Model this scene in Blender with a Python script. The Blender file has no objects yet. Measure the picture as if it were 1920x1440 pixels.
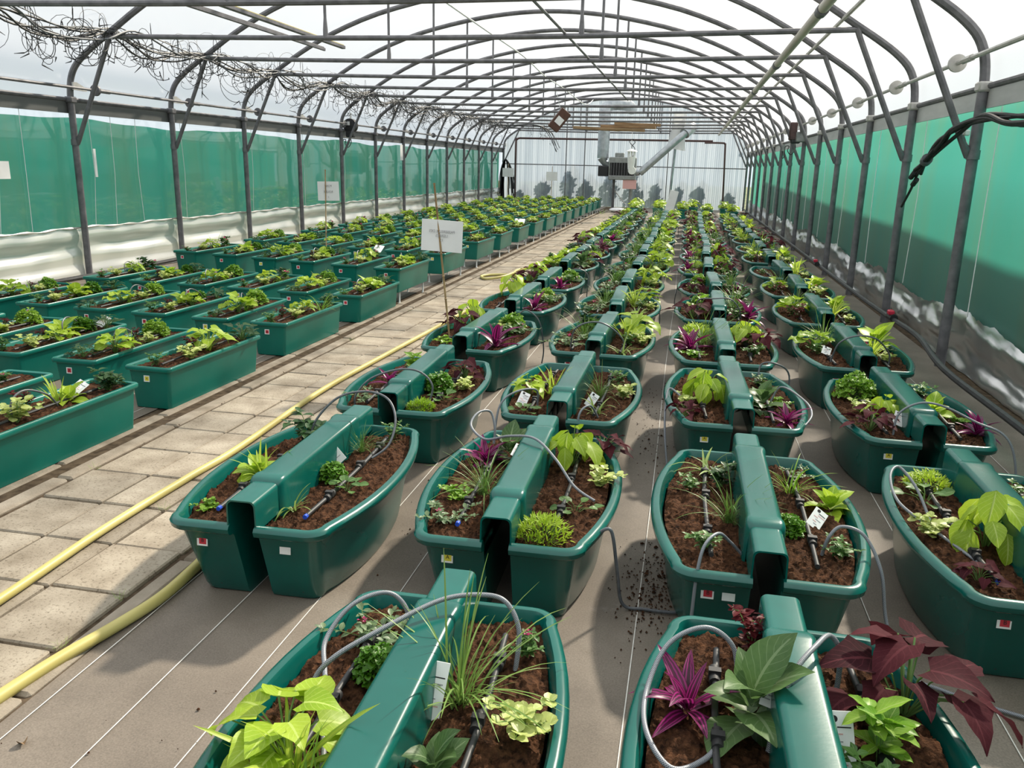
import bpy, math, random
from mathutils import Matrix, Vector, noise
random.seed(7)
PI = math.pi
SC = bpy.context.scene
COL = SC.collection

# ------------------------------------------------------------------ camera, sky, sun, exposure
F_PX, PITCH, YAW, ROLL, CAM_H = 1541.2, 0.2599, 0.2007, 0.0228, 1.75
def cam_basis():
    f = Vector((-math.sin(YAW)*math.cos(PITCH), math.cos(YAW)*math.cos(PITCH), -math.sin(PITCH)))
    r = Vector((math.cos(YAW), math.sin(YAW), 0)); u = r.cross(f)
    c, s = math.cos(ROLL), math.sin(ROLL)
    return c*r+s*u, -s*r+c*u, f
CR, CU, CF = cam_basis()
cam = bpy.data.cameras.new('camera'); cam.sensor_width = 36; cam.lens = F_PX/1920*36
cam.clip_start = 0.05; cam.clip_end = 500
camo = bpy.data.objects.new('camera', cam); COL.objects.link(camo)
camo.matrix_world = Matrix(((CR.x, CU.x, -CF.x, 0), (CR.y, CU.y, -CF.y, 0), (CR.z, CU.z, -CF.z, CAM_H), (0, 0, 0, 1)))
SC.camera = camo

world = bpy.data.worlds.new('sky'); SC.world = world; world.use_nodes = True
bg = world.node_tree.nodes['Background']; bg.inputs[0].default_value = (0.86, 0.935, 1.0, 1); bg.inputs[1].default_value = 1.03
sun = bpy.data.lights.new('sun', 'SUN'); sun.energy = 10.0; sun.angle = math.radians(3.0); sun.color = (1.0, 0.90, 0.74)
suno = bpy.data.objects.new('sun', sun); COL.objects.link(suno)
SUN_EL = math.radians(40); SUN_H = Vector((0.46, 0.89, 0)).normalized()
SUN_DIR = SUN_H*math.cos(SUN_EL) + Vector((0, 0, math.sin(SUN_EL)))
suno.rotation_euler = SUN_DIR.to_track_quat('Z', 'Y').to_euler()
suno.location = (12, 20, 12)
SC.view_settings.view_transform = 'Standard'; SC.view_settings.look = 'None'
SC.view_settings.gamma = 1; SC.view_settings.use_curve_mapping = False
SC.view_settings.exposure = 0.0
SC.cycles.max_bounces = 10; SC.cycles.transparent_max_bounces = 24; SC.cycles.transmission_bounces = 6
SC.cycles.diffuse_bounces = 4; SC.cycles.glossy_bounces = 3; SC.cycles.sample_clamp_indirect = 6

# ------------------------------------------------------------------ material helpers
def new_mat(name):
    m = bpy.data.materials.new(name); m.use_nodes = True; nt = m.node_tree; nt.nodes.clear()
    return m, nt, nt.nodes.new('ShaderNodeOutputMaterial')
def N(nt, t, **kw):
    n = nt.nodes.new(t)
    for k, v in kw.items():
        if k.startswith('i_'):
            n.inputs[int(k[2:]) if k[2:].isdigit() else k[2:].replace('_', ' ')].default_value = v
        else: setattr(n, k, v)
    return n
def ramp(nt, fac, stops):
    r = N(nt, 'ShaderNodeValToRGB'); e = r.color_ramp.elements
    while len(e) < len(stops): e.new(0.5)
    for el, (p, c) in zip(e, stops): el.position = p; el.color = (*c, 1)
    nt.links.new(fac, r.inputs[0]); return r
def rgba(c): return (c[0], c[1], c[2], 1)
def noise_tex(nt, scale, detail=4, coord='Object', stretch=None, rough=0.55):
    tc = N(nt, 'ShaderNodeTexCoord'); n = N(nt, 'ShaderNodeTexNoise'); n.inputs['Scale'].default_value = scale
    n.inputs['Detail'].default_value = detail; n.inputs['Roughness'].default_value = rough
    src = tc.outputs[coord]
    if coord == 'World':
        pass
    if stretch:
        mp = N(nt, 'ShaderNodeMapping'); mp.inputs['Scale'].default_value = stretch
        nt.links.new(src, mp.inputs[0]); src = mp.outputs[0]
    nt.links.new(src, n.inputs['Vector']); return n
MATS = {}
def mat_basic(name, c1, c2=None, rough=0.5, metal=0.0, scale=6, spec=0.5, bump=0.0, bscale=40, stretch=None, detail=4, lo=0.35, hi=0.65, geo=False):
    m, nt, out = new_mat(name); b = N(nt, 'ShaderNodeBsdfPrincipled')
    b.inputs['Roughness'].default_value = rough; b.inputs['Metallic'].default_value = metal
    b.inputs['Specular IOR Level'].default_value = spec
    nt.links.new(b.outputs[0], out.inputs[0])
    if c2 is None: b.inputs['Base Color'].default_value = rgba(c1)
    else:
        n = noise_tex(nt, scale, detail, stretch=stretch)
        if geo:
            g = N(nt, 'ShaderNodeNewGeometry'); nt.links.new(g.outputs['Position'], n.inputs['Vector'])
        r = ramp(nt, n.outputs['Fac'], [(lo, c1), (hi, c2)]); nt.links.new(r.outputs[0], b.inputs['Base Color'])
    if bump:
        n2 = noise_tex(nt, bscale, 5); bp = N(nt, 'ShaderNodeBump'); bp.inputs['Strength'].default_value = bump
        bp.inputs['Distance'].default_value = 0.01
        nt.links.new(n2.outputs['Fac'], bp.inputs['Height']); nt.links.new(bp.outputs[0], b.inputs['Normal'])
    MATS[name] = m; return m
def mat_film(name, col, transp, transl, gloss, rough=0.15, diff=0.0, dcol=None, streak=None, gmin=0.0):
    """thin plastic sheet: a share passes straight, a share is scattered through, the rest shines"""
    m, nt, out = new_mat(name)
    tr = N(nt, 'ShaderNodeBsdfTransparent'); tr.inputs[0].default_value = rgba(col)
    tl = N(nt, 'ShaderNodeBsdfTranslucent'); tl.inputs[0].default_value = rgba(col)
    df = N(nt, 'ShaderNodeBsdfDiffuse'); df.inputs[0].default_value = rgba(dcol or col)
    gl = N(nt, 'ShaderNodeBsdfGlossy'); gl.inputs['Roughness'].default_value = rough
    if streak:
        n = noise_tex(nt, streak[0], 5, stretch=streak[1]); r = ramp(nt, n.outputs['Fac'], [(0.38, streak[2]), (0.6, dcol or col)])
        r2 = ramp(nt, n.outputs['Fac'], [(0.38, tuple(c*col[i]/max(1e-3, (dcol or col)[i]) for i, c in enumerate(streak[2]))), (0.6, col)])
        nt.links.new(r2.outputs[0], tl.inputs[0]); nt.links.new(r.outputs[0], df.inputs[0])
    s = transp+transl+diff
    m1 = N(nt, 'ShaderNodeMixShader'); m1.inputs[0].default_value = transl/max(1e-6, transl+diff)
    nt.links.new(df.outputs[0], m1.inputs[1]); nt.links.new(tl.outputs[0], m1.inputs[2])
    m2 = N(nt, 'ShaderNodeMixShader'); m2.inputs[0].default_value = transp/s
    nt.links.new(m1.outputs[0], m2.inputs[1]); nt.links.new(tr.outputs[0], m2.inputs[2])
    fr = N(nt, 'ShaderNodeFresnel'); fr.inputs[0].default_value = 1.45
    mu = N(nt, 'ShaderNodeMath', operation='MULTIPLY_ADD'); mu.inputs[1].default_value = gloss; mu.inputs[2].default_value = gmin; mu.use_clamp = True
    nt.links.new(fr.outputs[0], mu.inputs[0])
    m3 = N(nt, 'ShaderNodeMixShader'); nt.links.new(mu.outputs[0], m3.inputs[0])
    nt.links.new(m2.outputs[0], m3.inputs[1]); nt.links.new(gl.outputs[0], m3.inputs[2])
    nt.links.new(m3.outputs[0], out.inputs[0]); MATS[name] = m; return m
def mat_leaf(name, c1, c2, vein=None, rough=0.42, trans=0.38, stripe=None, veins=True, spec=0.4):
    """leaf: colour varies by plant, midrib and side veins follow the leaf's own UV"""
    m, nt, out = new_mat(name); b = N(nt, 'ShaderNodeBsdfPrincipled'); b.inputs['Roughness'].default_value = rough; b.inputs['Specular IOR Level'].default_value = spec
    oi = N(nt, 'ShaderNodeObjectInfo'); n = noise_tex(nt, 14, 3)
    ad = N(nt, 'ShaderNodeMath', operation='ADD'); nt.links.new(oi.outputs['Random'], ad.inputs[0]); nt.links.new(n.outputs['Fac'], ad.inputs[1])
    hf = N(nt, 'ShaderNodeMath', operation='MULTIPLY'); hf.inputs[1].default_value = 0.5; nt.links.new(ad.outputs[0], hf.inputs[0])
    r = ramp(nt, hf.outputs[0], [(0.22, c1), (0.78, c2)]); colr = r.outputs[0]
    uv = N(nt, 'ShaderNodeUVMap'); sp = N(nt, 'ShaderNodeSeparateXYZ'); nt.links.new(uv.outputs[0], sp.inputs[0])
    au = N(nt, 'ShaderNodeMath', operation='ABSOLUTE'); nt.links.new(sp.outputs[0], au.inputs[0])
    if vein:
        lt = N(nt, 'ShaderNodeMath', operation='LESS_THAN'); lt.inputs[1].default_value = 0.07; nt.links.new(au.outputs[0], lt.inputs[0])
        fac = lt.outputs[0]
        if veins:
            a = N(nt, 'ShaderNodeMath', operation='MULTIPLY'); a.inputs[1].default_value = 0.35; nt.links.new(au.outputs[0], a.inputs[0])
            d = N(nt, 'ShaderNodeMath', operation='SUBTRACT'); nt.links.new(sp.outputs[1], d.inputs[0]); nt.links.new(a.outputs[0], d.inputs[1])
            k = N(nt, 'ShaderNodeMath', operation='MULTIPLY'); k.inputs[1].default_value = 7; nt.links.new(d.outputs[0], k.inputs[0])
            fr = N(nt, 'ShaderNodeMath', operation='FRACT'); nt.links.new(k.outputs[0], fr.inputs[0])
            l2 = N(nt, 'ShaderNodeMath', operation='LESS_THAN'); l2.inputs[1].default_value = 0.10; nt.links.new(fr.outputs[0], l2.inputs[0])
            h2 = N(nt, 'ShaderNodeMath', operation='MULTIPLY'); h2.inputs[1].default_value = 0.55; nt.links.new(l2.outputs[0], h2.inputs[0])
            mx = N(nt, 'ShaderNodeMath', operation='MAXIMUM'); nt.links.new(fac, mx.inputs[0]); nt.links.new(h2.outputs[0], mx.inputs[1]); fac = mx.outputs[0]
        mix = N(nt, 'ShaderNodeMixRGB'); mix.inputs[2].default_value = rgba(vein); nt.links.new(fac, mix.inputs[0]); nt.links.new(colr, mix.inputs[1]); colr = mix.outputs[0]
    if stripe:
        k = N(nt, 'ShaderNodeMath', operation='MULTIPLY'); k.inputs[1].default_value = stripe[1]; nt.links.new(au.outputs[0], k.inputs[0])
        fr = N(nt, 'ShaderNodeMath', operation='FRACT'); nt.links.new(k.outputs[0], fr.inputs[0])
        l2 = N(nt, 'ShaderNodeMath', operation='GREATER_THAN'); l2.inputs[1].default_value = 0.55; nt.links.new(fr.outputs[0], l2.inputs[0])
        mix = N(nt, 'ShaderNodeMixRGB'); mix.inputs[2].default_value = rgba(stripe[0]); nt.links.new(l2.outputs[0], mix.inputs[0]); nt.links.new(colr, mix.inputs[1]); colr = mix.outputs[0]
    nt.links.new(colr, b.inputs['Base Color'])
    tl = N(nt, 'ShaderNodeBsdfTranslucent'); nt.links.new(colr, tl.inputs[0])
    ms = N(nt, 'ShaderNodeMixShader'); ms.inputs[0].default_value = trans
    nt.links.new(b.outputs[0], ms.inputs[1]); nt.links.new(tl.outputs[0], ms.inputs[2]); nt.links.new(ms.outputs[0], out.inputs[0])
    MATS[name] = m; return m

# ------------------------------------------------------------------ materials
mat_basic('planter', (0.0015, 0.082, 0.068), (0.003, 0.106, 0.088), rough=0.23, scale=3, bump=0.012, bscale=60, spec=0.5)
mat_basic('trough', (0.003, 0.128, 0.100), (0.006, 0.158, 0.124), rough=0.30, scale=2.5, bump=0.012, bscale=60, spec=0.42)
mat_basic('soil', (0.016, 0.008, 0.005), (0.120, 0.055, 0.028), rough=0.95, scale=46, detail=9, spec=0.1, bump=1.0, bscale=110, lo=0.33, hi=0.70)
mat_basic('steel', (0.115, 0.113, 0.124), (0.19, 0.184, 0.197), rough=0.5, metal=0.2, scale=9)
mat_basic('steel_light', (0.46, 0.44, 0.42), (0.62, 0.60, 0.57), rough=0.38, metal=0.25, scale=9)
mat_basic('pipe_pale', (0.50, 0.45, 0.40), (0.66, 0.60, 0.54), rough=0.5, scale=5, stretch=(1, 0.15, 1))
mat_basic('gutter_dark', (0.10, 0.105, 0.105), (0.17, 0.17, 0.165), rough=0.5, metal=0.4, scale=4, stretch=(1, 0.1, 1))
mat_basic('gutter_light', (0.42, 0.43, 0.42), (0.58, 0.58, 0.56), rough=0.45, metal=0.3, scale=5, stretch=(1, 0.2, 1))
mat_basic('black_rubber', (0.010, 0.010, 0.012), (0.024, 0.024, 0.026), rough=0.6, scale=20)
mat_basic('dark_pipe', (0.018, 0.019, 0.021), (0.036, 0.036, 0.04), rough=0.5, scale=20)
mat_basic('grey_hose', (0.085, 0.09, 0.105), (0.14, 0.15, 0.165), rough=0.45, scale=30)
mat_basic('hose_yellow', (0.46, 0.39, 0.12), (0.56, 0.50, 0.19), rough=0.45, scale=7, stretch=(1, 0.2, 1))
MATS['paver'] = None
mat_basic('kerb', (0.20, 0.165, 0.125), (0.36, 0.31, 0.25), rough=0.9, scale=4, detail=8, spec=0.2, bump=0.4, bscale=90, geo=True)
mat_basic('joint_soil', (0.05, 0.036, 0.024), (0.115, 0.085, 0.058), rough=1.0, scale=16, detail=6, spec=0.1, geo=True)
mat_basic('outside', (0.10, 0.14, 0.06), (0.24, 0.24, 0.16), rough=1.0, scale=0.6, detail=6, spec=0.1)
mat_basic('white_line', (0.62, 0.60, 0.56), (0.74, 0.72, 0.68), rough=0.8, scale=30)
mat_basic('white_plastic', (0.80, 0.80, 0.80), (0.88, 0.88, 0.88), rough=0.45, scale=8)
mat_basic('paper', (0.80, 0.79, 0.80), (0.86, 0.85, 0.86), rough=0.8, scale=5)
mat_basic('print_grey', (0.34, 0.33, 0.35), rough=0.9)
mat_basic('print_black', (0.015, 0.012, 0.014), rough=0.7)
mat_basic('print_red', (0.55, 0.03, 0.05), rough=0.7)
mat_basic('print_yellow', (0.75, 0.62, 0.06), rough=0.7)
mat_basic('print_pink', (0.70, 0.40, 0.38), rough=0.7)
mat_basic('bamboo', (0.24, 0.15, 0.07), (0.46, 0.32, 0.16), rough=0.6, scale=12, stretch=(1, 1, 0.3))
mat_basic('brown_box', (0.07, 0.028, 0.018), (0.11, 0.045, 0.028), rough=0.5, scale=12)
mat_basic('brown_frame', (0.055, 0.025, 0.025), (0.09, 0.045, 0.04), rough=0.5, scale=12)
mat_basic('heater_grey', (0.22, 0.23, 0.23), (0.33, 0.34, 0.33), rough=0.5, scale=8, metal=0.2)
mat_basic('duct', (0.34, 0.37, 0.40), (0.50, 0.53, 0.56), rough=0.35, scale=6, metal=0.6)
mat_basic('dark_cavity', (0.012, 0.012, 0.013), rough=0.8)
mat_basic('wood', (0.20, 0.12, 0.06), (0.36, 0.24, 0.13), rough=0.8, scale=6, stretch=(0.3, 3, 3))
mat_basic('stem', (0.10, 0.20, 0.05), (0.20, 0.30, 0.08), rough=0.6, scale=10)
mat_basic('blue_cap', (0.02, 0.08, 0.55), rough=0.4)
mat_basic('red_valve', (0.60, 0.02, 0.06), rough=0.4)
mat_basic('shade_wall', (0.22, 0.24, 0.20), (0.30, 0.32, 0.27), rough=0.9, scale=3)
mat_basic('bark', (0.07, 0.05, 0.035), (0.12, 0.09, 0.06), rough=0.9, scale=8)
mat_film('film_roof', (0.98, 0.99, 1.0), 0.70, 0.27, 0.25, rough=0.25, diff=0.03)
mat_film('film_clear', (0.96, 0.99, 0.98), 0.92, 0.04, 1.4, rough=0.03, diff=0.04)
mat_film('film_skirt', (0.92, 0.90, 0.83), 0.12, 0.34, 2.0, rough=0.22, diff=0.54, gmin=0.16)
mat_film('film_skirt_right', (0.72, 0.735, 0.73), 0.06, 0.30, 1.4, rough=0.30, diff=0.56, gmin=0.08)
mat_film('net', (0.07, 0.56, 0.43), 0.03, 0.52, 0.22, rough=0.5, diff=0.45, dcol=(0.028, 0.235, 0.18), streak=(1.0, (0.2, 1.7, 0.22), (0.055, 0.215, 0.145)))  # streak colour paints in the shade of posts standing outside the net
mat_film('polycarbonate', (0.43, 0.49, 0.56), 0.15, 0.48, 1.2, rough=0.2, diff=0.37, streak=(1.0, (9, 0.2, 0.08), (0.30, 0.355, 0.42)))
def make_mat_floor():
    m, nt, out = new_mat('ground_mat'); b = N(nt, 'ShaderNodeBsdfPrincipled'); b.inputs['Roughness'].default_value = 0.62
    b.inputs['Specular IOR Level'].default_value = 0.35
    n1 = noise_tex(nt, 1.3, 7, rough=0.6); r1 = ramp(nt, n1.outputs['Fac'], [(0.30, (0.140, 0.116, 0.094)), (0.54, (0.215, 0.180, 0.146)), (0.78, (0.30, 0.262, 0.22))])
    # fine weave: thin darker threads both ways
    tc = N(nt, 'ShaderNodeTexCoord'); w = N(nt, 'ShaderNodeTexWave'); w.inputs['Scale'].default_value = 55; w.bands_direction = 'Y'
    nt.links.new(tc.outputs['Object'], w.inputs[0])
    n4 = noise_tex(nt, 160, 3, rough=0.7); r4 = ramp(nt, n4.outputs['Fac'], [(0.3, (0.72, 0.72, 0.72)), (0.7, (1.18, 1.18, 1.18))])
    mg = N(nt, 'ShaderNodeMixRGB', blend_type='MULTIPLY'); mg.inputs[0].default_value = 1; nt.links.new(r1.outputs[0], mg.inputs[1]); nt.links.new(r4.outputs[0], mg.inputs[2])
    mx = N(nt, 'ShaderNodeMixRGB', blend_type='MULTIPLY'); mx.inputs[0].default_value = 0.18
    nt.links.new(mg.outputs[0], mx.inputs[1]); nt.links.new(w.outputs[0], mx.inputs[2])
    # scattered soil crumbs and white dusty stains
    n2 = noise_tex(nt, 9, 9, rough=0.75); r2 = ramp(nt, n2.outputs['Fac'], [(0.655, (0, 0, 0)), (0.70, (1, 1, 1))])
    mk = N(nt, 'ShaderNodeMixRGB'); mk.inputs[2].default_value = (0.06, 0.034, 0.02, 1)
    nt.links.new(r2.outputs[0], mk.inputs[0]); nt.links.new(mx.outputs[0], mk.inputs[1])
    n3 = noise_tex(nt, 2.2, 5, rough=0.6); r3 = ramp(nt, n3.outputs['Fac'], [(0.66, (0, 0, 0)), (0.76, (0.5, 0.5, 0.5))])
    mw = N(nt, 'ShaderNodeMixRGB'); mw.inputs[2].default_value = (0.42, 0.40, 0.37, 1)
    nt.links.new(r3.outputs[0], mw.inputs[0]); nt.links.new(mk.outputs[0], mw.inputs[1])
    nt.links.new(mw.outputs[0], b.inputs['Base Color']); nt.links.new(b.outputs[0], out.inputs[0]); MATS['ground_mat'] = m
make_mat_floor()
def make_mat_paver():
    m, nt, out = new_mat('paver'); b = N(nt, 'ShaderNodeBsdfPrincipled'); b.inputs['Roughness'].default_value = 0.92; b.inputs['Specular IOR Level'].default_value = 0.2
    g = N(nt, 'ShaderNodeNewGeometry'); oi = N(nt, 'ShaderNodeObjectInfo')
    n1 = N(nt, 'ShaderNodeTexNoise'); n1.inputs['Scale'].default_value = 4.5; n1.inputs['Detail'].default_value = 9; nt.links.new(g.outputs['Position'], n1.inputs['Vector'])
    r1 = ramp(nt, n1.outputs['Fac'], [(0.28, (0.22, 0.182, 0.138)), (0.50, (0.325, 0.28, 0.222)), (0.70, (0.42, 0.37, 0.30))])
    n2 = N(nt, 'ShaderNodeTexNoise'); n2.inputs['Scale'].default_value = 75; n2.inputs['Detail'].default_value = 6; n2.inputs['Roughness'].default_value = 0.7; nt.links.new(g.outputs['Position'], n2.inputs['Vector'])
    r2 = ramp(nt, n2.outputs['Fac'], [(0.34, (0.35, 0.32, 0.28)), (0.47, (1, 1, 1))])
    mx = N(nt, 'ShaderNodeMixRGB', blend_type='MULTIPLY'); mx.inputs[0].default_value = 0.75; nt.links.new(r1.outputs[0], mx.inputs[1]); nt.links.new(r2.outputs[0], mx.inputs[2])
    rr = ramp(nt, oi.outputs['Random'], [(0, (0.82, 0.82, 0.82)), (1, (1.08, 1.07, 1.05))])
    my = N(nt, 'ShaderNodeMixRGB', blend_type='MULTIPLY'); my.inputs[0].default_value = 1; nt.links.new(mx.outputs[0], my.inputs[1]); nt.links.new(rr.outputs[0], my.inputs[2])
    bp = N(nt, 'ShaderNodeBump'); bp.inputs['Strength'].default_value = 0.5; bp.inputs['Distance'].default_value = 0.006; nt.links.new(n2.outputs['Fac'], bp.inputs['Height']); nt.links.new(bp.outputs[0], b.inputs['Normal'])
    nt.links.new(my.outputs[0], b.inputs['Base Color']); nt.links.new(b.outputs[0], out.inputs[0]); MATS['paver'] = m
make_mat_paver()
def make_mat_braid():
    m, nt, out = new_mat('braid'); b = N(nt, 'ShaderNodeBsdfPrincipled'); b.inputs['Roughness'].default_value = 0.4
    uv = N(nt, 'ShaderNodeUVMap'); ck = N(nt, 'ShaderNodeTexChecker'); ck.inputs['Scale'].default_value = 1.0
    mp = N(nt, 'ShaderNodeMapping'); mp.inputs['Scale'].default_value = (10, 430, 1); mp.inputs['Rotation'].default_value = (0, 0, 0)
    nt.links.new(uv.outputs[0], mp.inputs[0]); nt.links.new(mp.outputs[0], ck.inputs[0])
    ck.inputs[1].default_value = (0.045, 0.05, 0.065, 1); ck.inputs[2].default_value = (0.36, 0.38, 0.42, 1)
    nt.links.new(ck.outputs[0], b.inputs['Base Color']); nt.links.new(b.outputs[0], out.inputs[0]); MATS['braid'] = m
make_mat_braid()
mat_leaf('lf_lime', (0.26, 0.42, 0.02), (0.44, 0.58, 0.05), vein=(0.55, 0.68, 0.16), trans=0.42)
mat_leaf('lf_purple', (0.036, 0.009, 0.013), (0.085, 0.018, 0.025), vein=(0.11, 0.028, 0.036), trans=0.26, rough=0.7, spec=0.08)
mat_leaf('lf_magenta', (0.05, 0.006, 0.026), (0.11, 0.009, 0.05), stripe=((0.32, 0.02, 0.17), 2.2), trans=0.32, rough=0.35)
mat_leaf('lf_green', (0.055, 0.14, 0.03), (0.12, 0.25, 0.055), vein=(0.20, 0.32, 0.12))
mat_leaf('lf_broad', (0.06, 0.125, 0.04), (0.11, 0.20, 0.062), vein=(0.2, 0.29, 0.14))
mat_leaf('lf_dark', (0.022, 0.065, 0.022), (0.055, 0.13, 0.04), vein=(0.09, 0.17, 0.07))
mat_leaf('lf_grey', (0.10, 0.17, 0.08), (0.19, 0.28, 0.13), vein=(0.26, 0.34, 0.2))
mat_leaf('lf_bright', (0.13, 0.30, 0.02), (0.26, 0.44, 0.04), vein=(0.36, 0.5, 0.12))
mat_leaf('lf_pale', (0.44, 0.52, 0.14), (0.60, 0.66, 0.24), vein=(0.66, 0.7, 0.34), trans=0.34)
mat_leaf('lf_red', (0.07, 0.009, 0.014), (0.14, 0.02, 0.024), vein=(0.18, 0.035, 0.04), spec=0.1)
mat_leaf('lf_sedum', (0.30, 0.48, 0.02), (0.46, 0.60, 0.05), trans=0.35)
mat_leaf('lf_parsley', (0.07, 0.20, 0.012), (0.13, 0.30, 0.025), trans=0.35)
mat_leaf('lf_grass', (0.10, 0.20, 0.04), (0.20, 0.32, 0.07), trans=0.3)
mat_leaf('lf_gold', (0.42, 0.54, 0.05), (0.58, 0.66, 0.12), stripe=((0.30, 0.46, 0.05), 1.2), trans=0.42)
mat_leaf('lf_spider', (0.20, 0.32, 0.07), (0.28, 0.40, 0.10), vein=(0.62, 0.66, 0.36), veins=False)
mat_leaf('lf_pink', (0.55, 0.03, 0.16), (0.72, 0.06, 0.26), trans=0.4)
mat_leaf('lf_shrub', (0.02, 0.05, 0.02), (0.05, 0.10, 0.04), trans=0.15)

# ------------------------------------------------------------------ mesh helpers
class MB:
    """collects geometry for ONE mesh object"""
    def __init__(s): s.v = []; s.f = []; s.uv = []; s.mi = []; s.cur = 0
    def add(s, vs, fs, uvs=None):
        o = len(s.v); s.v.extend([tuple(v) for v in vs]); s.uv.extend(uvs or [(0.3, 0.3)]*len(vs))
        for f in fs: s.f.append(tuple(i+o for i in f)); s.mi.append(s.cur)
        return s
    def box(s, c, d, rot=None):
        x, y, z = d[0]/2, d[1]/2, d[2]/2
        vs = [Vector((a, b, e)) for a in (-x, x) for b in (-y, y) for e in (-z, z)]
        if rot is not None: vs = [rot @ v for v in vs]
        vs = [v+Vector(c) for v in vs]
        return s.add(vs, [(0, 1, 3, 2), (4, 6, 7, 5), (0, 4, 5, 1), (2, 3, 7, 6), (0, 2, 6, 4), (1, 5, 7, 3)])
    def bbox(s, c, d, b=0.01, rot=None):
        """box with chamfered edges"""
        x, y, z = d[0]/2, d[1]/2, d[2]/2; vs = []; idx = {}
        for sx in (-1, 1):
            for sy in (-1, 1):
                for sz in (-1, 1):
                    for k, p in enumerate(((x-b, y-b, z), (x-b, y, z-b), (x, y-b, z-b))):
                        idx[(sx, sy, sz, k)] = len(vs); vs.append(Vector((p[0]*sx, p[1]*sy, p[2]*sz)))
        g = lambda *a: idx[a]; fs = []
        for q in (-1, 1):
            fs.append((g(-1, -1, q, 0), g(1, -1, q, 0), g(1, 1, q, 0), g(-1, 1, q, 0)))
            fs.append((g(-1, q, -1, 1), g(1, q, -1, 1), g(1, q, 1, 1), g(-1, q, 1, 1)))
            fs.append((g(q, -1, -1, 2), g(q, 1, -1, 2), g(q, 1, 1, 2), g(q, -1, 1, 2)))
        for a in (-1, 1):
            for c2 in (-1, 1):
                fs.append((g(-1, a, c2, 0), g(1, a, c2, 0), g(1, a, c2, 1), g(-1, a, c2, 1)))
                fs.append((g(a, -1, c2, 0), g(a, 1, c2, 0), g(a, 1, c2, 2), g(a, -1, c2, 2)))
                fs.append((g(a, c2, -1, 1), g(a, c2, 1, 1), g(a, c2, 1, 2), g(a, c2, -1, 2)))
        for k in [(a, b2, c2) for a in (-1, 1) for b2 in (-1, 1) for c2 in (-1, 1)]: fs.append(tuple(g(*k, i) for i in range(3)))
        if rot is not None: vs = [rot @ v for v in vs]
        return s.add([v+Vector(c) for v in vs], fs)
    def tube(s, pts, r, n=8, cap=True):
        pts = [Vector(p) for p in pts]; m = len(pts); vs = []; uvs = []; fs = []; L = 0
        t0 = (pts[1]-pts[0]).normalized(); ref = Vector((0, 0, 1)) if abs(t0.z) < 0.9 else Vector((1, 0, 0))
        u = t0.cross(ref).normalized()
        for i, p in enumerate(pts):
            t = (pts[min(i+1, m-1)]-pts[max(i-1, 0)]).normalized()
            u = (u-t*u.dot(t)); u = u.normalized() if u.length > 1e-6 else t.orthogonal().normalized()
            w = t.cross(u); rr = r[i] if isinstance(r, (list, tuple)) else r
            if i: L += (p-pts[i-1]).length
            for k in range(n):
                a = 2*PI*k/n; vs.append(p+u*(rr*math.cos(a))+w*(rr*math.sin(a))); uvs.append((k/n, L))
        for i in range(m-1):
            for k in range(n): fs.append((i*n+k, i*n+(k+1) % n, (i+1)*n+(k+1) % n, (i+1)*n+k))
        if cap: fs.append(tuple(range(n-1, -1, -1))); fs.append(tuple((m-1)*n+k for k in range(n)))
        return s.add(vs, fs, uvs)
    def grid(s, fn, nu, nv):
        vs = []; fs = []; uvs = []
        for i in range(nu+1):
            for j in range(nv+1): vs.append(fn(i/nu, j/nv)); uvs.append((i/nu, j/nv))
        for i in range(nu):
            for j in range(nv):
                a = i*(nv+1)+j; fs.append((a, a+nv+1, a+nv+2, a+1))
        return s.add(vs, fs, uvs)
    def loft(s, rings, closed=True, cap0=False, cap1=False):
        n = len(rings[0]); vs = [p for r in rings for p in r]; fs = []
        for i in range(len(rings)-1):
            for k in range(n if closed else n-1): fs.append((i*n+k, i*n+(k+1) % n, (i+1)*n+(k+1) % n, (i+1)*n+k))
        if cap0: fs.append(tuple(range(n-1, -1, -1)))
        if cap1: fs.append(tuple((len(rings)-1)*n+k for k in range(n)))
        return s.add(vs, fs)
    def merge(s, o, M=None):
        s.add([M @ Vector(v) for v in o.v] if M else o.v, o.f, o.uv); return s
    def mesh(s, name, mats, smooth=True):
        me = bpy.data.meshes.new(name); me.from_pydata(s.v, [], s.f)
        for mm in (mats if isinstance(mats, (list, tuple)) else [mats]): me.materials.append(MATS[mm])
        uvl = me.uv_layers.new(name='UVMap'); vi = [0]*len(me.loops); me.loops.foreach_get('vertex_index', vi)
        flat = [c for i in vi for c in s.uv[i]]; uvl.data.foreach_set('uv', flat)
        me.polygons.foreach_set('material_index', s.mi)
        if smooth: me.polygons.foreach_set('use_smooth', [True]*len(me.polygons)); me.set_sharp_from_angle(angle=math.radians(smooth if smooth is not True else 42))
        me.update(); return me
    def build(s, name, mats, parent=None, smooth=True, **kw):
        return put(name, s.mesh(name, mats, smooth), parent, **kw)
def put(name, me, parent=None, M=None, kind=None):
    o = bpy.data.objects.new(name, me); COL.objects.link(o)
    if parent is not None: o.parent = parent
    if M is not None: o.matrix_local = M
    if kind: o['kind'] = kind
    return o
def tag(o, label, cat, group=None):
    o['label'] = label; o['category'] = cat
    if group: o['group'] = group
    return o
def empty(name, loc=(0, 0, 0), rz=0.0):
    o = bpy.data.objects.new(name, None); COL.objects.link(o); o.location = loc; o.rotation_euler = (0, 0, rz); o.empty_display_size = 0.1
    return o
def structure(o): o['kind'] = 'structure'; return o
def T(x, y, z): return Matrix.Translation((x, y, z))
def RZ(a): return Matrix.Rotation(a, 4, 'Z')
def RX(a): return Matrix.Rotation(a, 4, 'X')
def RY(a): return Matrix.Rotation(a, 4, 'Y')
def S(k): return Matrix.Scale(k, 4)
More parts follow.
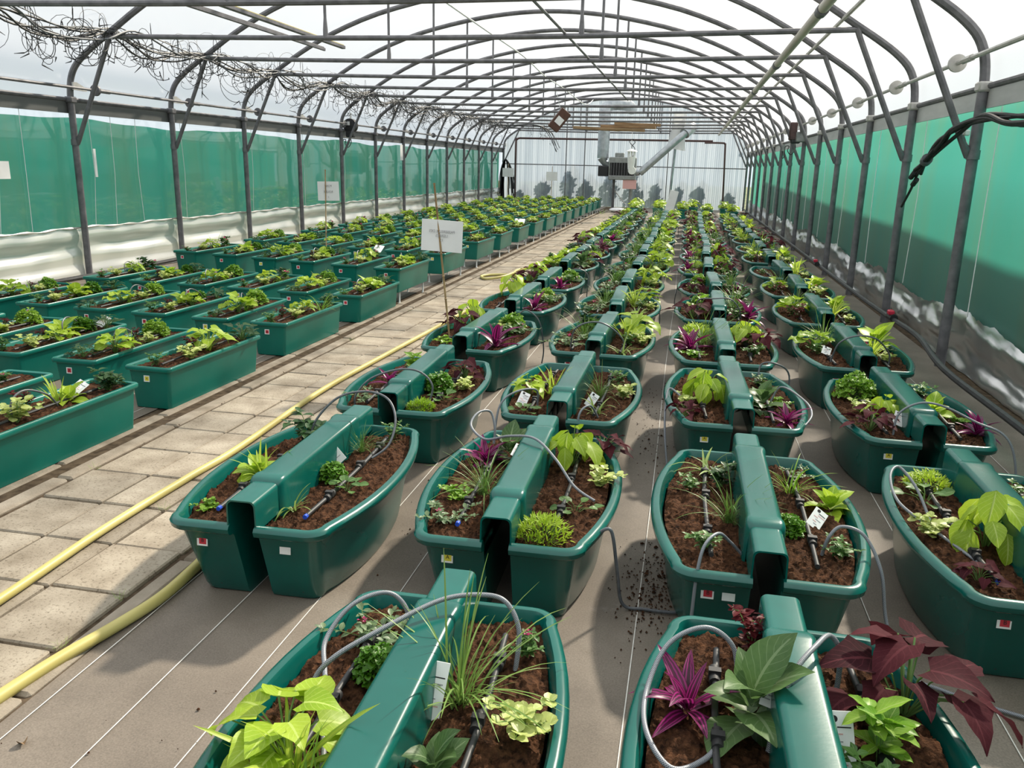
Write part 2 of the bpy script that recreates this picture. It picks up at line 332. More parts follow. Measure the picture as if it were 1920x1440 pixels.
def smooth_path(pts, sub=6):
    pts = [Vector(p) for p in pts]; P = [pts[0]]+pts+[pts[-1]]; out = []
    for i in range(1, len(P)-2):
        a, b, c, d = P[i-1:i+3]
        for k in range(sub):
            t = k/sub; out.append(0.5*((2*b)+(c-a)*t+(2*a-5*b+4*c-d)*t*t+(3*b-a-3*c+d)*t**3))
    out.append(pts[-1]); return out
def pix(P):
    d = Vector(P)-Vector((0, 0, CAM_H)); z = d.dot(CF)
    return (960+F_PX*d.dot(CR)/z, 720-F_PX*d.dot(CU)/z) if z > 0.1 else None
ORD = ['zeroth', 'first', 'second', 'third', 'fourth', 'fifth', 'sixth', 'seventh', 'eighth', 'ninth', 'tenth', 'eleventh', 'twelfth', 'thirteenth', 'fourteenth',
       'fifteenth', 'sixteenth', 'seventeenth', 'eighteenth', 'nineteenth', 'twentieth', 'twenty-first', 'twenty-second']
TEXTLIB = {}
def text_part(name, body, size, mat, parent, M, bold=False):
    c = bpy.data.curves.new(name, 'FONT'); c.body = body; c.size = size; c.align_x = 'CENTER'; c.align_y = 'CENTER'; c.extrude = 0.0004
    c.materials.append(MATS[mat]); c.space_line = 1.05
    if bold: c.offset = size*0.02
    key = (body, size, mat, bold)
    if key not in TEXTLIB:
        tmp = bpy.data.objects.new(name, c); TEXTLIB[key] = bpy.data.meshes.new_from_object(tmp); TEXTLIB[key].name = name; bpy.data.objects.remove(tmp)
    bpy.data.curves.remove(c)
    o = bpy.data.objects.new(name, TEXTLIB[key]); COL.objects.link(o); o.parent = parent; o.matrix_local = M; return o

# ================================================================== STRUCTURE
XL, XR, XC, ZG = -8.546, 2.449, -3.05, 2.50
Y_END, Y_START = 38.85, -3.0
ARCH_Y = [10.6+2.35*k for k in range(-5, 13)]
PROF = [(0.0, 2.50), (0.015, 2.66), (0.05, 2.80), (0.13, 2.94), (0.28, 3.08), (0.48, 3.22), (0.72, 3.37), (1.25, 3.70), (1.92, 4.04), (2.8, 4.36), (3.85, 4.60), (4.7, 4.72), (5.4975, 4.76)]
def arch_pts(off=0.0):
    L = [(XL+d-off*(1-d/5.5), z+off*min(1, d/0.6+0.2)) for d, z in PROF]; Rr = [(XR-d+off*(1-d/5.5), z+off*min(1, d/0.6+0.2)) for d, z in PROF[:-1]]
    return L+Rr[::-1]
def arch_z(x):
    d = min(x-XL, XR-x)
    for (a, za), (b, zb) in zip(PROF, PROF[1:]):
        if a <= d <= b: return za+(zb-za)*(d-a)/(b-a)
    return PROF[-1][1]

# --- ground
o = MB().grid(lambda u, v: (-60+120*u, -30+130*v, -0.06), 2, 2).build('floor_outside', 'outside', smooth=False)
o.name = 'floor_outside'; structure(o)
fl = structure(MB().box((XC, (Y_START+Y_END)/2, -0.03), (XR-XL+0.7, Y_END-Y_START, 0.05)).build('floor', 'joint_soil', smooth=False))
mat_r = structure(MB().grid(lambda u, v: (-2.02+(XR+0.05+2.02)*u, Y_START+(Y_END-Y_START)*v, 0.0+0.002*math.sin(u*9+v*40)), 12, 60).build('floor_mat_right', 'ground_mat'))
mat_l = structure(MB().grid(lambda u, v: (XL+(-3.62-XL)*u, Y_START+(Y_END-Y_START)*v, 0.0+0.002*math.sin(u*7+v*37)), 12, 60).build('floor_mat_left', 'ground_mat'))
for k, x in enumerate((-1.96, -1.66, -1.36, -1.06, -0.08, 0.84, 1.14, 2.04)):
    pts = [(x+0.006*math.sin(y*0.9+k), y) for y in [Y_START+0.5*i for i in range(83)]]
    MB().loft([[Vector((a-0.002, b, 0.0045)), Vector((a+0.002, b, 0.0045))] for a, b in pts], closed=False).build('line_thread', 'white_line', mat_r)
for x in (-3.72, -4.02):
    pts = [(x+0.005*math.sin(y*0.8), y) for y in [Y_START+0.5*i for i in range(83)]]
    MB().loft([[Vector((a-0.002, b, 0.0045)), Vector((a+0.002, b, 0.0045))] for a, b in pts], closed=False).build('line_thread', 'white_line', mat_l)

# --- paved path: every slab its own piece
path = structure(empty('floor_path', (0, 0, 0)))
slabs = []
for k in range(4):
    b = MB(); d = (0.349, 0.388, 0.05); b.bbox((0, 0, 0), d, 0.007); slabs.append(b.mesh('slab', 'paver', smooth=False))
nrow = int((35.2-0.65)/0.40)
for r in range(nrow):
    y = 0.65+0.40*r+0.2
    for cx in (-3.04, -2.68, -2.315):
        sl = put('slab', slabs[random.randrange(4)], path)
        sl.matrix_local = T(cx+random.uniform(-.003, .003), y+random.uniform(-.003, .003), -0.012+random.uniform(-.004, .004)) @ RZ(random.uniform(-.006, .006)) @ RX(random.uniform(-.006, .006)) @ RY(random.uniform(-.004, .004))
kb = MB().bbox((0, 0, 0), (0.10, 0.985, 0.06), 0.012); kme = kb.mesh('kerb_stone', 'kerb', smooth=False)
kb2 = MB().bbox((0, 0, 0), (0.085, 0.985, 0.05), 0.012); kme2 = kb2.mesh('kerb_stone', 'kerb', smooth=False)
for i in range(36):
    put('kerb_stone', kme, path, T(-3.30+random.uniform(-.006, .006), 0.2+i*1.0, -0.016+random.uniform(-.003, .003)) @ RZ(random.uniform(-.006, .006)))
    put('kerb_stone', kme2, path, T(-2.07+random.uniform(-.006, .006), 0.5+i*1.0, -0.016+random.uniform(-.003, .003)) @ RZ(random.uniform(-.006, .006)))
    put('kerb_stone', kme2, path, T(-3.50+random.uniform(-.006, .006), 0.4+i*1.0, -0.020+random.uniform(-.003, .003)) @ RZ(random.uniform(-.006, .006)))

# --- walls
wl = structure(empty('wall_left')); wr = structure(empty('wall_right')); wb = structure(empty('wall_back')); wf = structure(empty('wall_front')); ce = structure(empty('ceiling'))
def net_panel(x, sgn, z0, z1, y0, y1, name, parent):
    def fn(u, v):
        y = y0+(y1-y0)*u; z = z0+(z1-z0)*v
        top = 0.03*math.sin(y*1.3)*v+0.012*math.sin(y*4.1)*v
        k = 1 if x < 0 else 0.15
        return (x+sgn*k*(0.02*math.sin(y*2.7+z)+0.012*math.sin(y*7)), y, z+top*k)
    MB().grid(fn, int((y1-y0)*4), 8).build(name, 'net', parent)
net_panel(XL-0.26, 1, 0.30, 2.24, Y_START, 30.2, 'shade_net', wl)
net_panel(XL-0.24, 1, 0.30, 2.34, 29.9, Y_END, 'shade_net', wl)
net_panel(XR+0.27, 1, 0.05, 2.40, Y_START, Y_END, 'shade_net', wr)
# clear film panes, one per bay, on the left wall
for k, y in enumerate(ARCH_Y[:-1]):
    def fn(u, v, y=y): return (XL-0.13+0.006*math.sin(u*PI)*math.sin(v*PI)+0.004*math.sin(v*17+y), y+2.35*u, 0.66+1.75*v)
    MB().grid(fn, 6, 8).build('film_pane', 'film_clear', wl)
# skirts
def skirt_left(y0):
    def fn(u, v):
        y = y0+2.35*u; e = math.sin(PI*u)**0.35 if 0 < u < 1 else 0
        bul = (0.050*math.sin(v*PI*2.6+0.3*math.sin(y*0.9))+0.034*math.sin(v*PI*5.6+0.4*math.sin(y)))*e+0.02*noise.noise(Vector((y*1.6, v*2.5, 3)))
        z = v*(0.73+0.008*math.sin(y*3.1)+0.006*math.sin(y*9.7))
        return (XL-0.085+0.03*(1-v)+0.7*bul, y, z)
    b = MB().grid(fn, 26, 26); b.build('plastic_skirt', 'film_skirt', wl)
def skirt_right(y0):
    def fn(u, v):
        y = y0+2.35*u; nz = noise.noise(Vector((y*0.7, v*2.6, 11))); n2 = noise.noise(Vector((y*2.6, v*5, 5)))
        top = 0.46+0.05*math.sin(y*1.7)+0.06*noise.noise(Vector((y*2.2, 0, 2)))+0.03*noise.noise(Vector((y*9, 0, 2)))
        z = v*top
        return (XR+0.185-0.05*(1-v)**1.4+0.018*math.sin(v*8+1.6*math.sin(y*0.7))+0.022*nz*(0.3+v)+0.018*n2+0.012*noise.noise(Vector((y*6, v*9, 1))), y, z+0.004)
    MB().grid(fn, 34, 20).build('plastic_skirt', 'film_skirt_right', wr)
for y in ARCH_Y[:-1]: skirt_left(y); skirt_right(y)
# rolled top edge of the left skirt
for y in ARCH_Y[2:-1]:
    pts = [(XL-0.055+0.012*math.sin(t*11+y), y+2.35*t, 0.735+0.008*math.sin((y+2.35*t)*3.1)+0.007*math.sin(t*23+y)) for t in [i/20 for i in range(21)]]
    MB().tube(pts, [0.016+0.008*math.sin(i*1.7+y) for i in range(21)], 6).build('skirt_roll', 'film_skirt', wl)
# gutters (profiled beams)
def gutter(x, sgn, mat, parent):
    prof = [(0, 0), (0.02, 0.0), (0.02, -0.02), (0.05, -0.03), (0.05, -0.15), (0.02, -0.18), (0.0, -0.18)]
    rings = [[Vector((x+sgn*(0.035+a), y, ZG+b)) for a, b in prof] for y in (Y_START, Y_END)]
    MB().loft(rings, cap0=True, cap1=True).build('gutter_beam', mat, parent, smooth=20)
    MB().tube([(x+sgn*0.035, Y_START, ZG+0.005), (x+sgn*0.035, Y_END, ZG+0.005)], 0.028, 8).build('gutter_rail', 'steel', parent)
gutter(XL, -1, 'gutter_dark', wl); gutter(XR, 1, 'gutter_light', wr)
# white cords along the walls
for k, y in enumerate(ARCH_Y[3:-1]):
    for side, x, par in ((0, XL-0.10, wl), (1, XR+0.13, wr)):
        for q, dy in enumerate((0.40, 0.95, 1.55) if side == 0 and k < 3 else ((0.36,) if side == 0 else (-0.14,))):
            yy = y+dy+random.uniform(-.1, .1)*(1-side)
            MB().tube([(x, yy, 2.42), (x+0.005, yy+random.uniform(-.05, .05), 1.5), (x, yy+random.uniform(-.08, .08), 0.72 if side == 0 else 0.5)], 0.005, 4).build('cord', 'white_plastic', par)
# roof film: one sheet per bay
pr = arch_pts(0.05)
for k, y in enumerate(ARCH_Y):
    y1 = y+2.35 if k < len(ARCH_Y)-1 else Y_END+0.02
    if y1-y < 0.1: continue
    if k == 0: y = Y_START
    MB().loft([[Vector((a, yy, b)) for a, b in pr] for yy in (y, (y+y1)/2, y1)], closed=False).build('roof_film', 'film_roof', ce)
# end walls: corrugated clear sheets with a steel frame
def end_wall(y, parent, fine):
    n = 8
    for s in range(n):
        x0 = XL+(XR-XL)*s/n; x1 = XL+(XR-XL)*(s+1)/n; cols = fine; b = MB(); rows = []
        for zt in (0, 1):
            row = []
            for i in range(cols+1):
                x = x0+(x1-x0)*i/cols; row.append(Vector((x, y+0.012*math.cos(2*PI*i/4)+0.004*(s % 2), 0.0 if zt == 0 else arch_z(min(max(x, XL+0.001), XR-0.001))+0.03)))
            rows.append(row)
        b.loft(rows, closed=False).build('corrugated_sheet', 'polycarbonate', parent, smooth=80)
end_wall(Y_END+0.03, wb, 64); end_wall(Y_START, wf, 16)
def bar(parent, name, a, b, r, mat='steel', n=6): return MB().tube([a, b], r, n).build(name, mat, parent)
yb = Y_END-0.05
bar(wb, 'frame_rail', (XL, yb, 1.82), (XR, yb, 1.82), 0.025); 
for x in (-5.6, -4.75, -1.0): bar(wb, 'frame_upright', (x, yb, 0.0), (x, yb, arch_z(x)), 0.024)
bar(wb, 'frame_head', (-7.8, yb-0.06, 2.97), (0.9, yb-0.06, 2.97), 0.05, 'brown_frame')
MB().tube(smooth_path([(-7.8, yb-0.06, 2.97), (-7.92, yb-0.06, 2.90), (-7.95, yb-0.06, 2.7), (-7.95, yb-0.06, 0.0)], 4), 0.05, 6).build('frame_upright', 'brown_frame', wb)
MB().tube(smooth_path([(0.55, yb-0.1, 2.90), (1.30, yb-0.1, 2.90), (1.42, yb-0.1, 2.85), (1.45, yb-0.1, 2.6), (1.55, yb-0.1, 0.0)], 4), 0.045, 6).build('frame_upright', 'brown_frame', wb)
# unseen wall added outside on the right to shade the foot of the net
o = MB(); o.loft([[Vector((3.10, y, -0.05)), Vector((3.20, y, -0.05)), Vector((3.20, y, h)), Vector((3.10, y, h))] for y, h in ((-6, 1.56), (8, 1.66), (12, 1.77), (20, 1.86), (32.9, 2.06))], cap0=True, cap1=True)
structure(o.build('wall_shade_caster', 'shade_wall', smooth=False))

# ================================================================== STEEL FRAME
ZT = 3.32
def hoop_meshes():
    hp = smooth_path([(a, 0, b) for a, b in arch_pts(0.0)], 3)
    return dict(hoop=MB().tube(hp, 0.043, 8).mesh('hoop', 'steel'),
                post=MB().tube([(0, 0, 0), (0, 0, ZG+0.02)], 0.047, 10).mesh('post', 'steel'),
                tie=MB().tube([(XL+0.72+(XR-XL-1.44)*t, 0, ZT-0.05*math.sin(PI*t)) for t in [i/12 for i in range(13)]], 0.032, 8).mesh('tie_bar', 'steel'),
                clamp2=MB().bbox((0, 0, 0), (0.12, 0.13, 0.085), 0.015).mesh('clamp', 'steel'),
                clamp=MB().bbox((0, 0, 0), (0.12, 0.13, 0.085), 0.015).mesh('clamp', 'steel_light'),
                band=MB().tube([(0, 0, -0.04), (0, 0, 0.04)], 0.056, 10).mesh('band', 'steel'))
HM = hoop_meshes()
def brace_mesh(s):   # s=+1 leans in from the left post, -1 from the right post
    x = XL if s > 0 else XR
    return MB().tube([(x+s*0.05, 0, 1.90), (x+s*0.06, 0, 1.96), (x+s*0.10, 0, 2.03), (x+s*0.68, 0, 3.25), (x+s*0.70, 0, 3.31), (x+s*0.71, 0, 3.36)], [0.02, 0.038, 0.032, 0.032, 0.038, 0.034], 8).mesh('brace', 'steel')
BM = {1: brace_mesh(1), -1: brace_mesh(-1)}
def hanger_mesh(x):
    z1 = arch_z(x); return MB().tube([(x, 0, ZT-0.05), (x, 0, ZT+0.06), (x, 0, ZT+0.2), (x, 0, z1)], [0.034, 0.032, 0.020, 0.020], 8).mesh('hanger', 'steel')
HG = [hanger_mesh(-4.70), hanger_mesh(-1.40)]
vis = [y for y in ARCH_Y if y > 8]
for i, y in enumerate(vis):
    a = empty('hoop_frame', (0, y, 0))
    tag(a, 'grey tubular steel hoop frame spanning the tunnel, %s from the camera' % ORD[i+1], 'frame', 'steel hoop frames of the tunnel')
    put('hoop', HM['hoop'], a); put('post', HM['post'], a, T(XL, 0, 0)); put('post', HM['post'], a, T(XR, 0, 0)); put('tie_bar', HM['tie'], a)
    for s in (1, -1): put('brace', BM[s], a)
    for h in HG: put('hanger', h, a)
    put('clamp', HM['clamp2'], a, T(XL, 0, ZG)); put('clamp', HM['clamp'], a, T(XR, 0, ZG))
    put('band', HM['band'], a, T(XL, 0, 1.93)); put('band', HM['band'], a, T(XR, 0, 1.93))
# winding shafts with their round discs
def shaft(x, z, side, lab, y0):
    t = tag(empty('winding_shaft', (x, 0, z)), lab, 'shaft')
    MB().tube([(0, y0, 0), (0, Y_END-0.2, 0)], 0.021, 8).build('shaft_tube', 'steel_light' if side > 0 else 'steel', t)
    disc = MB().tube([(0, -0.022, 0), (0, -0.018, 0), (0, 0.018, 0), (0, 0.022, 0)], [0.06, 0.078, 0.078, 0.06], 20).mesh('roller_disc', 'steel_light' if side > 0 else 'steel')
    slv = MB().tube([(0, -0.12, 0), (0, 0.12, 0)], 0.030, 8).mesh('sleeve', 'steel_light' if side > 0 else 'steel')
    brk = MB()
    brk.loft([[Vector((sx, a, b)) for a, b in ((-0.04, 0.07), (0.03, 0.075), (0.24, 0.0), (0.22, -0.035), (-0.04, -0.03))] for sx in (-0.012, 0.012)], cap0=True, cap1=True)
    bme = brk.mesh('bracket', 'steel_light', smooth=False)
    for y in vis:
        put('roller_disc', disc, t, T(0, y+0.42, 0)); put('sleeve', slv, t, T(0, y+(0.60 if side < 0 else 0.12), 0)); side < 0 and put('bracket', bme, t, T(0, y, 0))
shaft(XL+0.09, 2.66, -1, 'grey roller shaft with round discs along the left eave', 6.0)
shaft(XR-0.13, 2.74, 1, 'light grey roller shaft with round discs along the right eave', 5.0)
# long pipes hung under the ties
t = tag(empty('overhead_pipe', (1.12, 0, 3.23)), 'thick pale metal pipe running lengthwise under the right of the roof', 'pipe')
MB().tube([(0, 5.5, 0.02), (0, 38.2, 0.0)], 0.050, 12).build('pipe', 'pipe_pale', t)
cl = MB().tube([(0, -0.09, 0), (0, 0.09, 0)], 0.060, 12).mesh('coupling', 'steel')
for y in (8.9, 13.2, 17.5, 21.8, 26.1, 30.4, 34.7): put('coupling', cl, t, T(0, y, 0.01))
o = MB().tube([(1.58, 5.5, 3.44), (1.56, 37.8, 3.42)], 0.024, 8).build('purlin_rod', 'steel_light'); tag(o, 'thin pale purlin rod running beside the thick overhead pipe', 'rod')
o = MB().tube([(-1.62, 6, 3.30), (-1.60, 11.2, 3.31), (-1.58, 15, 3.30), (-1.54, 20.4, 3.28)], 0.016, 6).build('slender_rod', 'steel'); tag(o, 'slender dark rod running lengthwise along the middle of the ties', 'rod')
o = MB().tube(smooth_path([(-2.68, 7.5, 3.42), (-2.6, 10.7, 3.36), (-2.56, 12.9, 3.33), (-2.62, 15.2, 3.28), (-2.66, 17.6, 3.30), (-2.4, 19.2, 3.10), (-2.3, 20.0, 3.26)], 5), 0.010, 5).build('pale_cord', 'white_plastic'); tag(o, 'pale sagging cord tied between the cross ties left of centre', 'cord')
for x, y1, w, lab in ((-5.52, 12.4, 0.035, 'dark narrow rail ending short above the left planters'), (-5.13, 12.2, 0.06, 'two-tone narrow plank ending short beside the dark rail')):
    t = MB(); t.bbox((x, (6.5+y1)/2, 3.375), (w, y1-6.5, 0.045), 0.006); t.cur = 1; t.bbox((x+w*0.32, (6.5+y1)/2, 3.40), (w*0.3, y1-6.6, 0.012), 0.003)
    tag(t.build('overhead_rail', ['steel', 'steel' if w < .05 else 'hose_yellow'], smooth=False), lab, 'rail')

# ================================================================== PLANTERS
def oval_half(side):
    """one basin of the double planter (side -1 left, +1 right), lofted from outline rings"""
    L = 0.655
    def outline(z):   # outer outline at height fraction z (0 base .. 1 rim), from slot front to slot back
        inset = 0.075*(1-z); Ly = L-inset*1.4; xe = 0.305-inset*0.55; xm = 0.400-inset*0.75; x0 = 0.052
        pts = [(x0, -Ly), ((x0+xe)*0.5, -Ly), (xe-0.055, -Ly)]
        for k in range(1, 6):
            a = -PI/2+k/6*(PI/2); pts.append((xe-0.055+0.055*math.cos(a), -Ly+0.055+0.055*math.sin(a)))
        n = 14
        for k in range(n+1):
            q = -1+2*k/n; yy = q*(Ly-0.065); pts.append((xe+(xm-xe)*(1-abs(q)**2.1), yy))
        for k in range(1, 6):
            a = k/6*(PI/2); pts.append((xe-0.055+0.055*math.cos(a), Ly-0.055+0.055*math.sin(a)))
        pts += [(xe-0.055, Ly), ((x0+xe)*0.5, Ly), (x0, Ly)]
        return pts
    def off(pts, d):
        out = []
        for i, p in enumerate(pts):
            a = pts[max(i-1, 0)]; b = pts[min(i+1, len(pts)-1)]; tx, ty = b[0]-a[0], b[1]-a[1]; l = math.hypot(tx, ty) or 1
            out.append((max(0.050, p[0]+ty/l*d), p[1]-tx/l*d))
        return out
    rings = []
    for z, frac, d in ((0.012, 0.0, -0.02), (0.0, 0.0, -0.035), ):
        pass
    spec = [(0.0, 0.0, -0.03), (0.006, 0.02, -0.008), (0.03, 0.08, 0.0), (0.15, 0.42, 0.0), (0.305, 0.88, 0.0), (0.318, 0.92, 0.006), (0.322, 0.93, 0.028), (0.330, 0.95, 0.036), (0.350, 1.0, 0.036), (0.362, 1.0, 0.028), (0.368, 1.0, 0.014), (0.366, 1.0, 0.0), (0.355, 1.0, -0.008), (0.28, 0.85, -0.010)]
    for z, fr, d in spec:
        rings.append([Vector((side*x, y, z)) for x, y in off(outline(fr), d)])
    b = MB()
    if side < 0: rings = [r[::-1] for r in rings]
    b.loft(rings, closed=True, cap0=True)
    return b
def spine_mb():
    b = MB()
    def seg(y0, y1, w, z, r=0.022, caps=(False, False)):
        prof = [(-w-0.002, 0.345), (-w, z-r)]
        for k in range(1, 5): a = PI-k/5*PI/2; prof.append((-w+r+r*math.cos(a), z-r+r*math.sin(a)))
        prof += [(-w+r, z)]; prof += [(-x, q) for x, q in prof[::-1]]
        t = 0.006; inner = [(x*(1-t/w), q-t if q > 0.40 else q) for x, q in prof]
        ra = [[Vector((x, y, q)) for x, q in prof] for y in (y0, y1)]; rb = [[Vector((x, y, q)) for x, q in inner] for y in (y0, y1)]
        b.loft(ra, closed=False); b.loft([rb[1], rb[0]], closed=False)
        for k, y in ((0, y0), (1, y1)): b.loft([ra[k], rb[k]] if k == 0 else [rb[k], ra[k]], closed=False)
    seg(-0.676, -0.46, 0.060, 0.472); seg(0.46, 0.676, 0.060, 0.472)
    # raised middle with sloping shoulders
    rings = []
    for y, w, z in ((-0.475, 0.060, 0.470), (-0.465, 0.068, 0.480), (-0.445, 0.073, 0.488), (-0.41, 0.073, 0.489), (-0.38, 0.068, 0.484), (0.38, 0.068, 0.484), (0.41, 0.073, 0.489), (0.445, 0.073, 0.488), (0.465, 0.068, 0.480), (0.475, 0.060, 0.470)):
        r = 0.024; prof = [(-w-0.006, 0.30), (-w, z-r)]
        for k in range(1, 5): a = PI-k/5*PI/2; prof.append((-w+r+r*math.cos(a), z-r+r*math.sin(a)))
        prof += [(-w+r, z)]; prof += [(-x, q) for x, q in prof[::-1]]
        rings.append([Vector((x, y, q)) for x, q in prof])
    b.loft(rings, closed=False)
    return b
def soil_oval(side, seed):
    def fn(u, v):
        q = -1+2*v; y = q*0.625; xe = 0.285+0.09*(1-abs(q)**2.1); x = 0.055+(xe-0.055)*u
        p = Vector((x*9, y*9, seed)); h = 0.014*noise.noise(p)+0.016*noise.noise(p*2.6)+0.018*abs(noise.noise(p*6))+0.015*abs(noise.noise(p*13))-0.006
        return (side*x, y, 0.330+h-0.010*(abs(2*u-1)**3))
    b = MB().grid(fn, 44, 150)
    if side > 0: pass
    return b
def trough_mb(L, W, H, lift=0.0, rim=0.024):
    def rect(hw, hl, r, z):
        pts = []
        for cx, cy, a0 in ((1, -1, -PI/2), (1, 1, 0), (-1, 1, PI/2), (-1, -1, PI)):
            for k in range(4): a = a0+k/3*PI/2; pts.append(Vector((cx*(hw-r)+r*math.cos(a), cy*(hl-r)+r*math.sin(a), z)))
        return pts
    w, l = W/2, L/2; b = MB()
    spec = [(w-0.055, l-0.045, 0.02, 0.0), (w-0.045, l-0.035, 0.025, 0.008), (w-0.024, l-0.020, 0.025, H-0.045), (w-0.020, l-0.018, 0.025, H-0.032), (w-0.003, l-0.003, 0.03, H-0.032), (w, l, 0.03, H-0.024), (w, l, 0.03, H-0.008), (w-0.006, l-0.006, 0.03, H), (w-0.022, l-0.022, 0.028, H), (w-0.028, l-0.028, 0.026, H-0.006), (w-0.034, l-0.032, 0.022, H-0.09)]
    b.loft([rect(a, c, r, z+lift) for a, c, r, z in spec], cap0=True); return b
def soil_rect(L, W, z, seed):
    def fn(u, v):
        x = (-0.5+u)*(W-0.06); y = (-0.5+v)*(L-0.06); p = Vector((x*9, y*9, seed))
        return (x, y, z+0.010*noise.noise(p)+0.014*noise.noise(p*2.6)+0.018*abs(noise.noise(p*6))-0.003)
    return MB().grid(fn, 20, 70)
OV = dict(L=oval_half(-1).mesh('basin', 'planter'), R=oval_half(1).mesh('basin', 'planter'), spine=spine_mb().mesh('spine_cover', 'planter'),
          soil=[[soil_oval(s, k*3.7).mesh('soil', 'soil') for k in range(3)] for s in (-1, 1)])
PIPE = []
for s in (-1, 1):
    b = MB(); pts = smooth_path([(s*0.19, -0.50, 0.352), (s*0.20, -0.2, 0.350), (s*0.205, 0.15, 0.352), (s*0.19, 0.52, 0.350)], 5); b.tube(pts, 0.0095, 10)
    PIPE.append(b.mesh('drip_pipe', 'dark_pipe'))
fit = MB().tube([(0, -0.035, 0), (0, 0.035, 0)], 0.016, 12); fit.box((0, 0, 0.010), (0.035, 0.022, 0.024)); FIT = fit.mesh('pipe_fitting', 'black_rubber')
CAP = MB().tube([(0, -0.010, 0), (0, 0.010, 0)], 0.0098, 8).mesh('end_cap', 'blue_cap')
STK = MB().box((0, 0, 0), (0.046, 0.002, 0.046)).mesh('sticker', 'white_plastic', smooth=False)
SQR = MB().box((0, 0, 0), (0.031, 0.0012, 0.031)).mesh('printed_square', 'print_red', smooth=False)
SQY = MB().box((0, 0, 0), (0.031, 0.0012, 0.031)).mesh('printed_square', 'print_yellow', smooth=False)
HOLE = MB().tube([(0, -0.001, 0), (0, 0.001, 0)], 0.006, 8).mesh('drain_hole', 'dark_cavity')
def feed_mesh(k):
    rnd = random.Random(k); s = 1 if k % 2 else -1
    if k < 3: pts = [(-0.20, -0.44, 0.35), (-0.19, -0.45, 0.50), (-0.06, -0.47, 0.55), (0.09, -0.46, 0.54), (0.20, -0.42, 0.46), (0.21, -0.40, 0.35)]
    else: pts = [(s*0.20, 0.46, 0.35), (s*0.21, 0.50, 0.44), (s*0.30, 0.53, 0.47), (s*0.40, 0.54, 0.36), (s*0.43, 0.54, 0.14), (s*0.42, 0.53, 0.012)]
    pts = [(a+rnd.uniform(-.02, .02), b+rnd.uniform(-.03, .03), c+(rnd.uniform(-.02, .03) if 0 < i < len(pts)-1 else 0)) for i, (a, b, c) in enumerate(pts)]
    return MB().tube(smooth_path(pts, 6), 0.0065, 6).mesh('feed_hose', 'grey_hose')
FEED = [feed_mesh(k) for k in range(6)]
def sticker(parent, M, letter, letters=True):
    st = put('sticker', STK, parent, M)
    sq = put('printed_square', SQR if letter == 'B' else SQY, st, T(0.002, -0.0012, 0.0))
    if letters: text_part('letter', letter, 0.022, 'print_black', st, T(0.002, -0.0022, 0) @ RX(PI/2))
COLN = {'A': 'in the column beside the path', 'B': 'in the second column from the path', 'C': 'in the third column from the path', 'D': 'in the column by the right wall'}
COLX = {'A': -1.63, 'B': -0.63, 'C': 0.375, 'D': 1.375}
FRONT = {'A': [2.70, 4.34, 6.04, 7.88, 9.45, 11.45, 13.0, 14.6, 16.3, 17.9, 19.5, 21.1, 22.8, 24.4, 26.0],
         'B': [1.02, 2.80, 4.44, 6.18, 7.95, 9.62, 11.5, 13.4, 14.95, 16.4, 17.8, 19.4, 21.0, 22.6, 24.3, 26.0],
         'C': [1.10, 2.76, 4.58, 6.16, 7.95, 9.68, 11.6, 13.45, 14.9, 16.4, 17.9, 19.5, 21.1, 22.7, 24.3, 26.0],
         'D': [2.80, 4.55, 6.26, 8.10, 9.85, 11.6, 13.45, 15.2, 17.0, 18.7, 20.4, 22.0, 23.6, 25.2]}
XADJ = {('A', 4): -0.01, ('D', 0): 0.0}
OVAL = {}
for c in 'ABCD':
    for i, yf in enumerate(FRONT[c]):
        rz = random.uniform(-0.035, 0.035) if i > 1 else {'A': 0.03, 'B': 0.02, 'C': 0.0, 'D': 0.0}[c]
        x = COLX[c]+(random.uniform(-.02, .02) if i > 2 else 0); y = yf+0.66
        p = empty('oval_planter', (x, y, 0), rz)
        tag(p, 'green oval double planter with raised spine, %s %s' % (ORD[i+1], COLN[c]), 'planter', 'green oval double planters')
        put('basin', OV['L'], p, T(0, 0, 0), None); put('basin', OV['R'], p); put('spine_cover', OV['spine'], p)
        for s in (0, 1):
            put('soil', OV['soil'][s][(i+s) % 3], p); put('drip_pipe', PIPE[s], p)
            if y < 16:
                for fy in (-0.28, 0.1, 0.38): put('pipe_fitting', FIT, p, T((s*2-1)*0.20, fy, 0.352))
        if (c, i) in (('A', 0), ('B', 1), ('D', 0)):
            for s in ((-1, 1) if c == 'A' else (-1,)): put('end_cap', CAP, p, T(s*0.19, -0.505, 0.352))
        letter = 'A' if (c, i) in (('B', 1), ('C', 2), ('D', 1)) else random.choice('AB') if i > 3 else 'B'
        if y < 24:
            sticker(p, T(-0.20, -0.632, 0.265) @ RX(-0.09), letter, y < 12)
            if (c, i) in (('A', 0), ('C', 1), ('D', 0)): put('torn_sticker', STK, p, T(0.155 if c != 'C' else -0.125, -0.632, 0.265) @ RX(-0.09))
        if y < 10:
            for hx in (-0.17, 0.19): put('drain_hole', HOLE, p, T(hx, -0.561, 0.045))
        if i > 1 and y < 22 and random.random() < 0.7: put('feed_hose', FEED[random.randrange(6)], p)
        OVAL[(c, i)] = (p, x, y, rz)

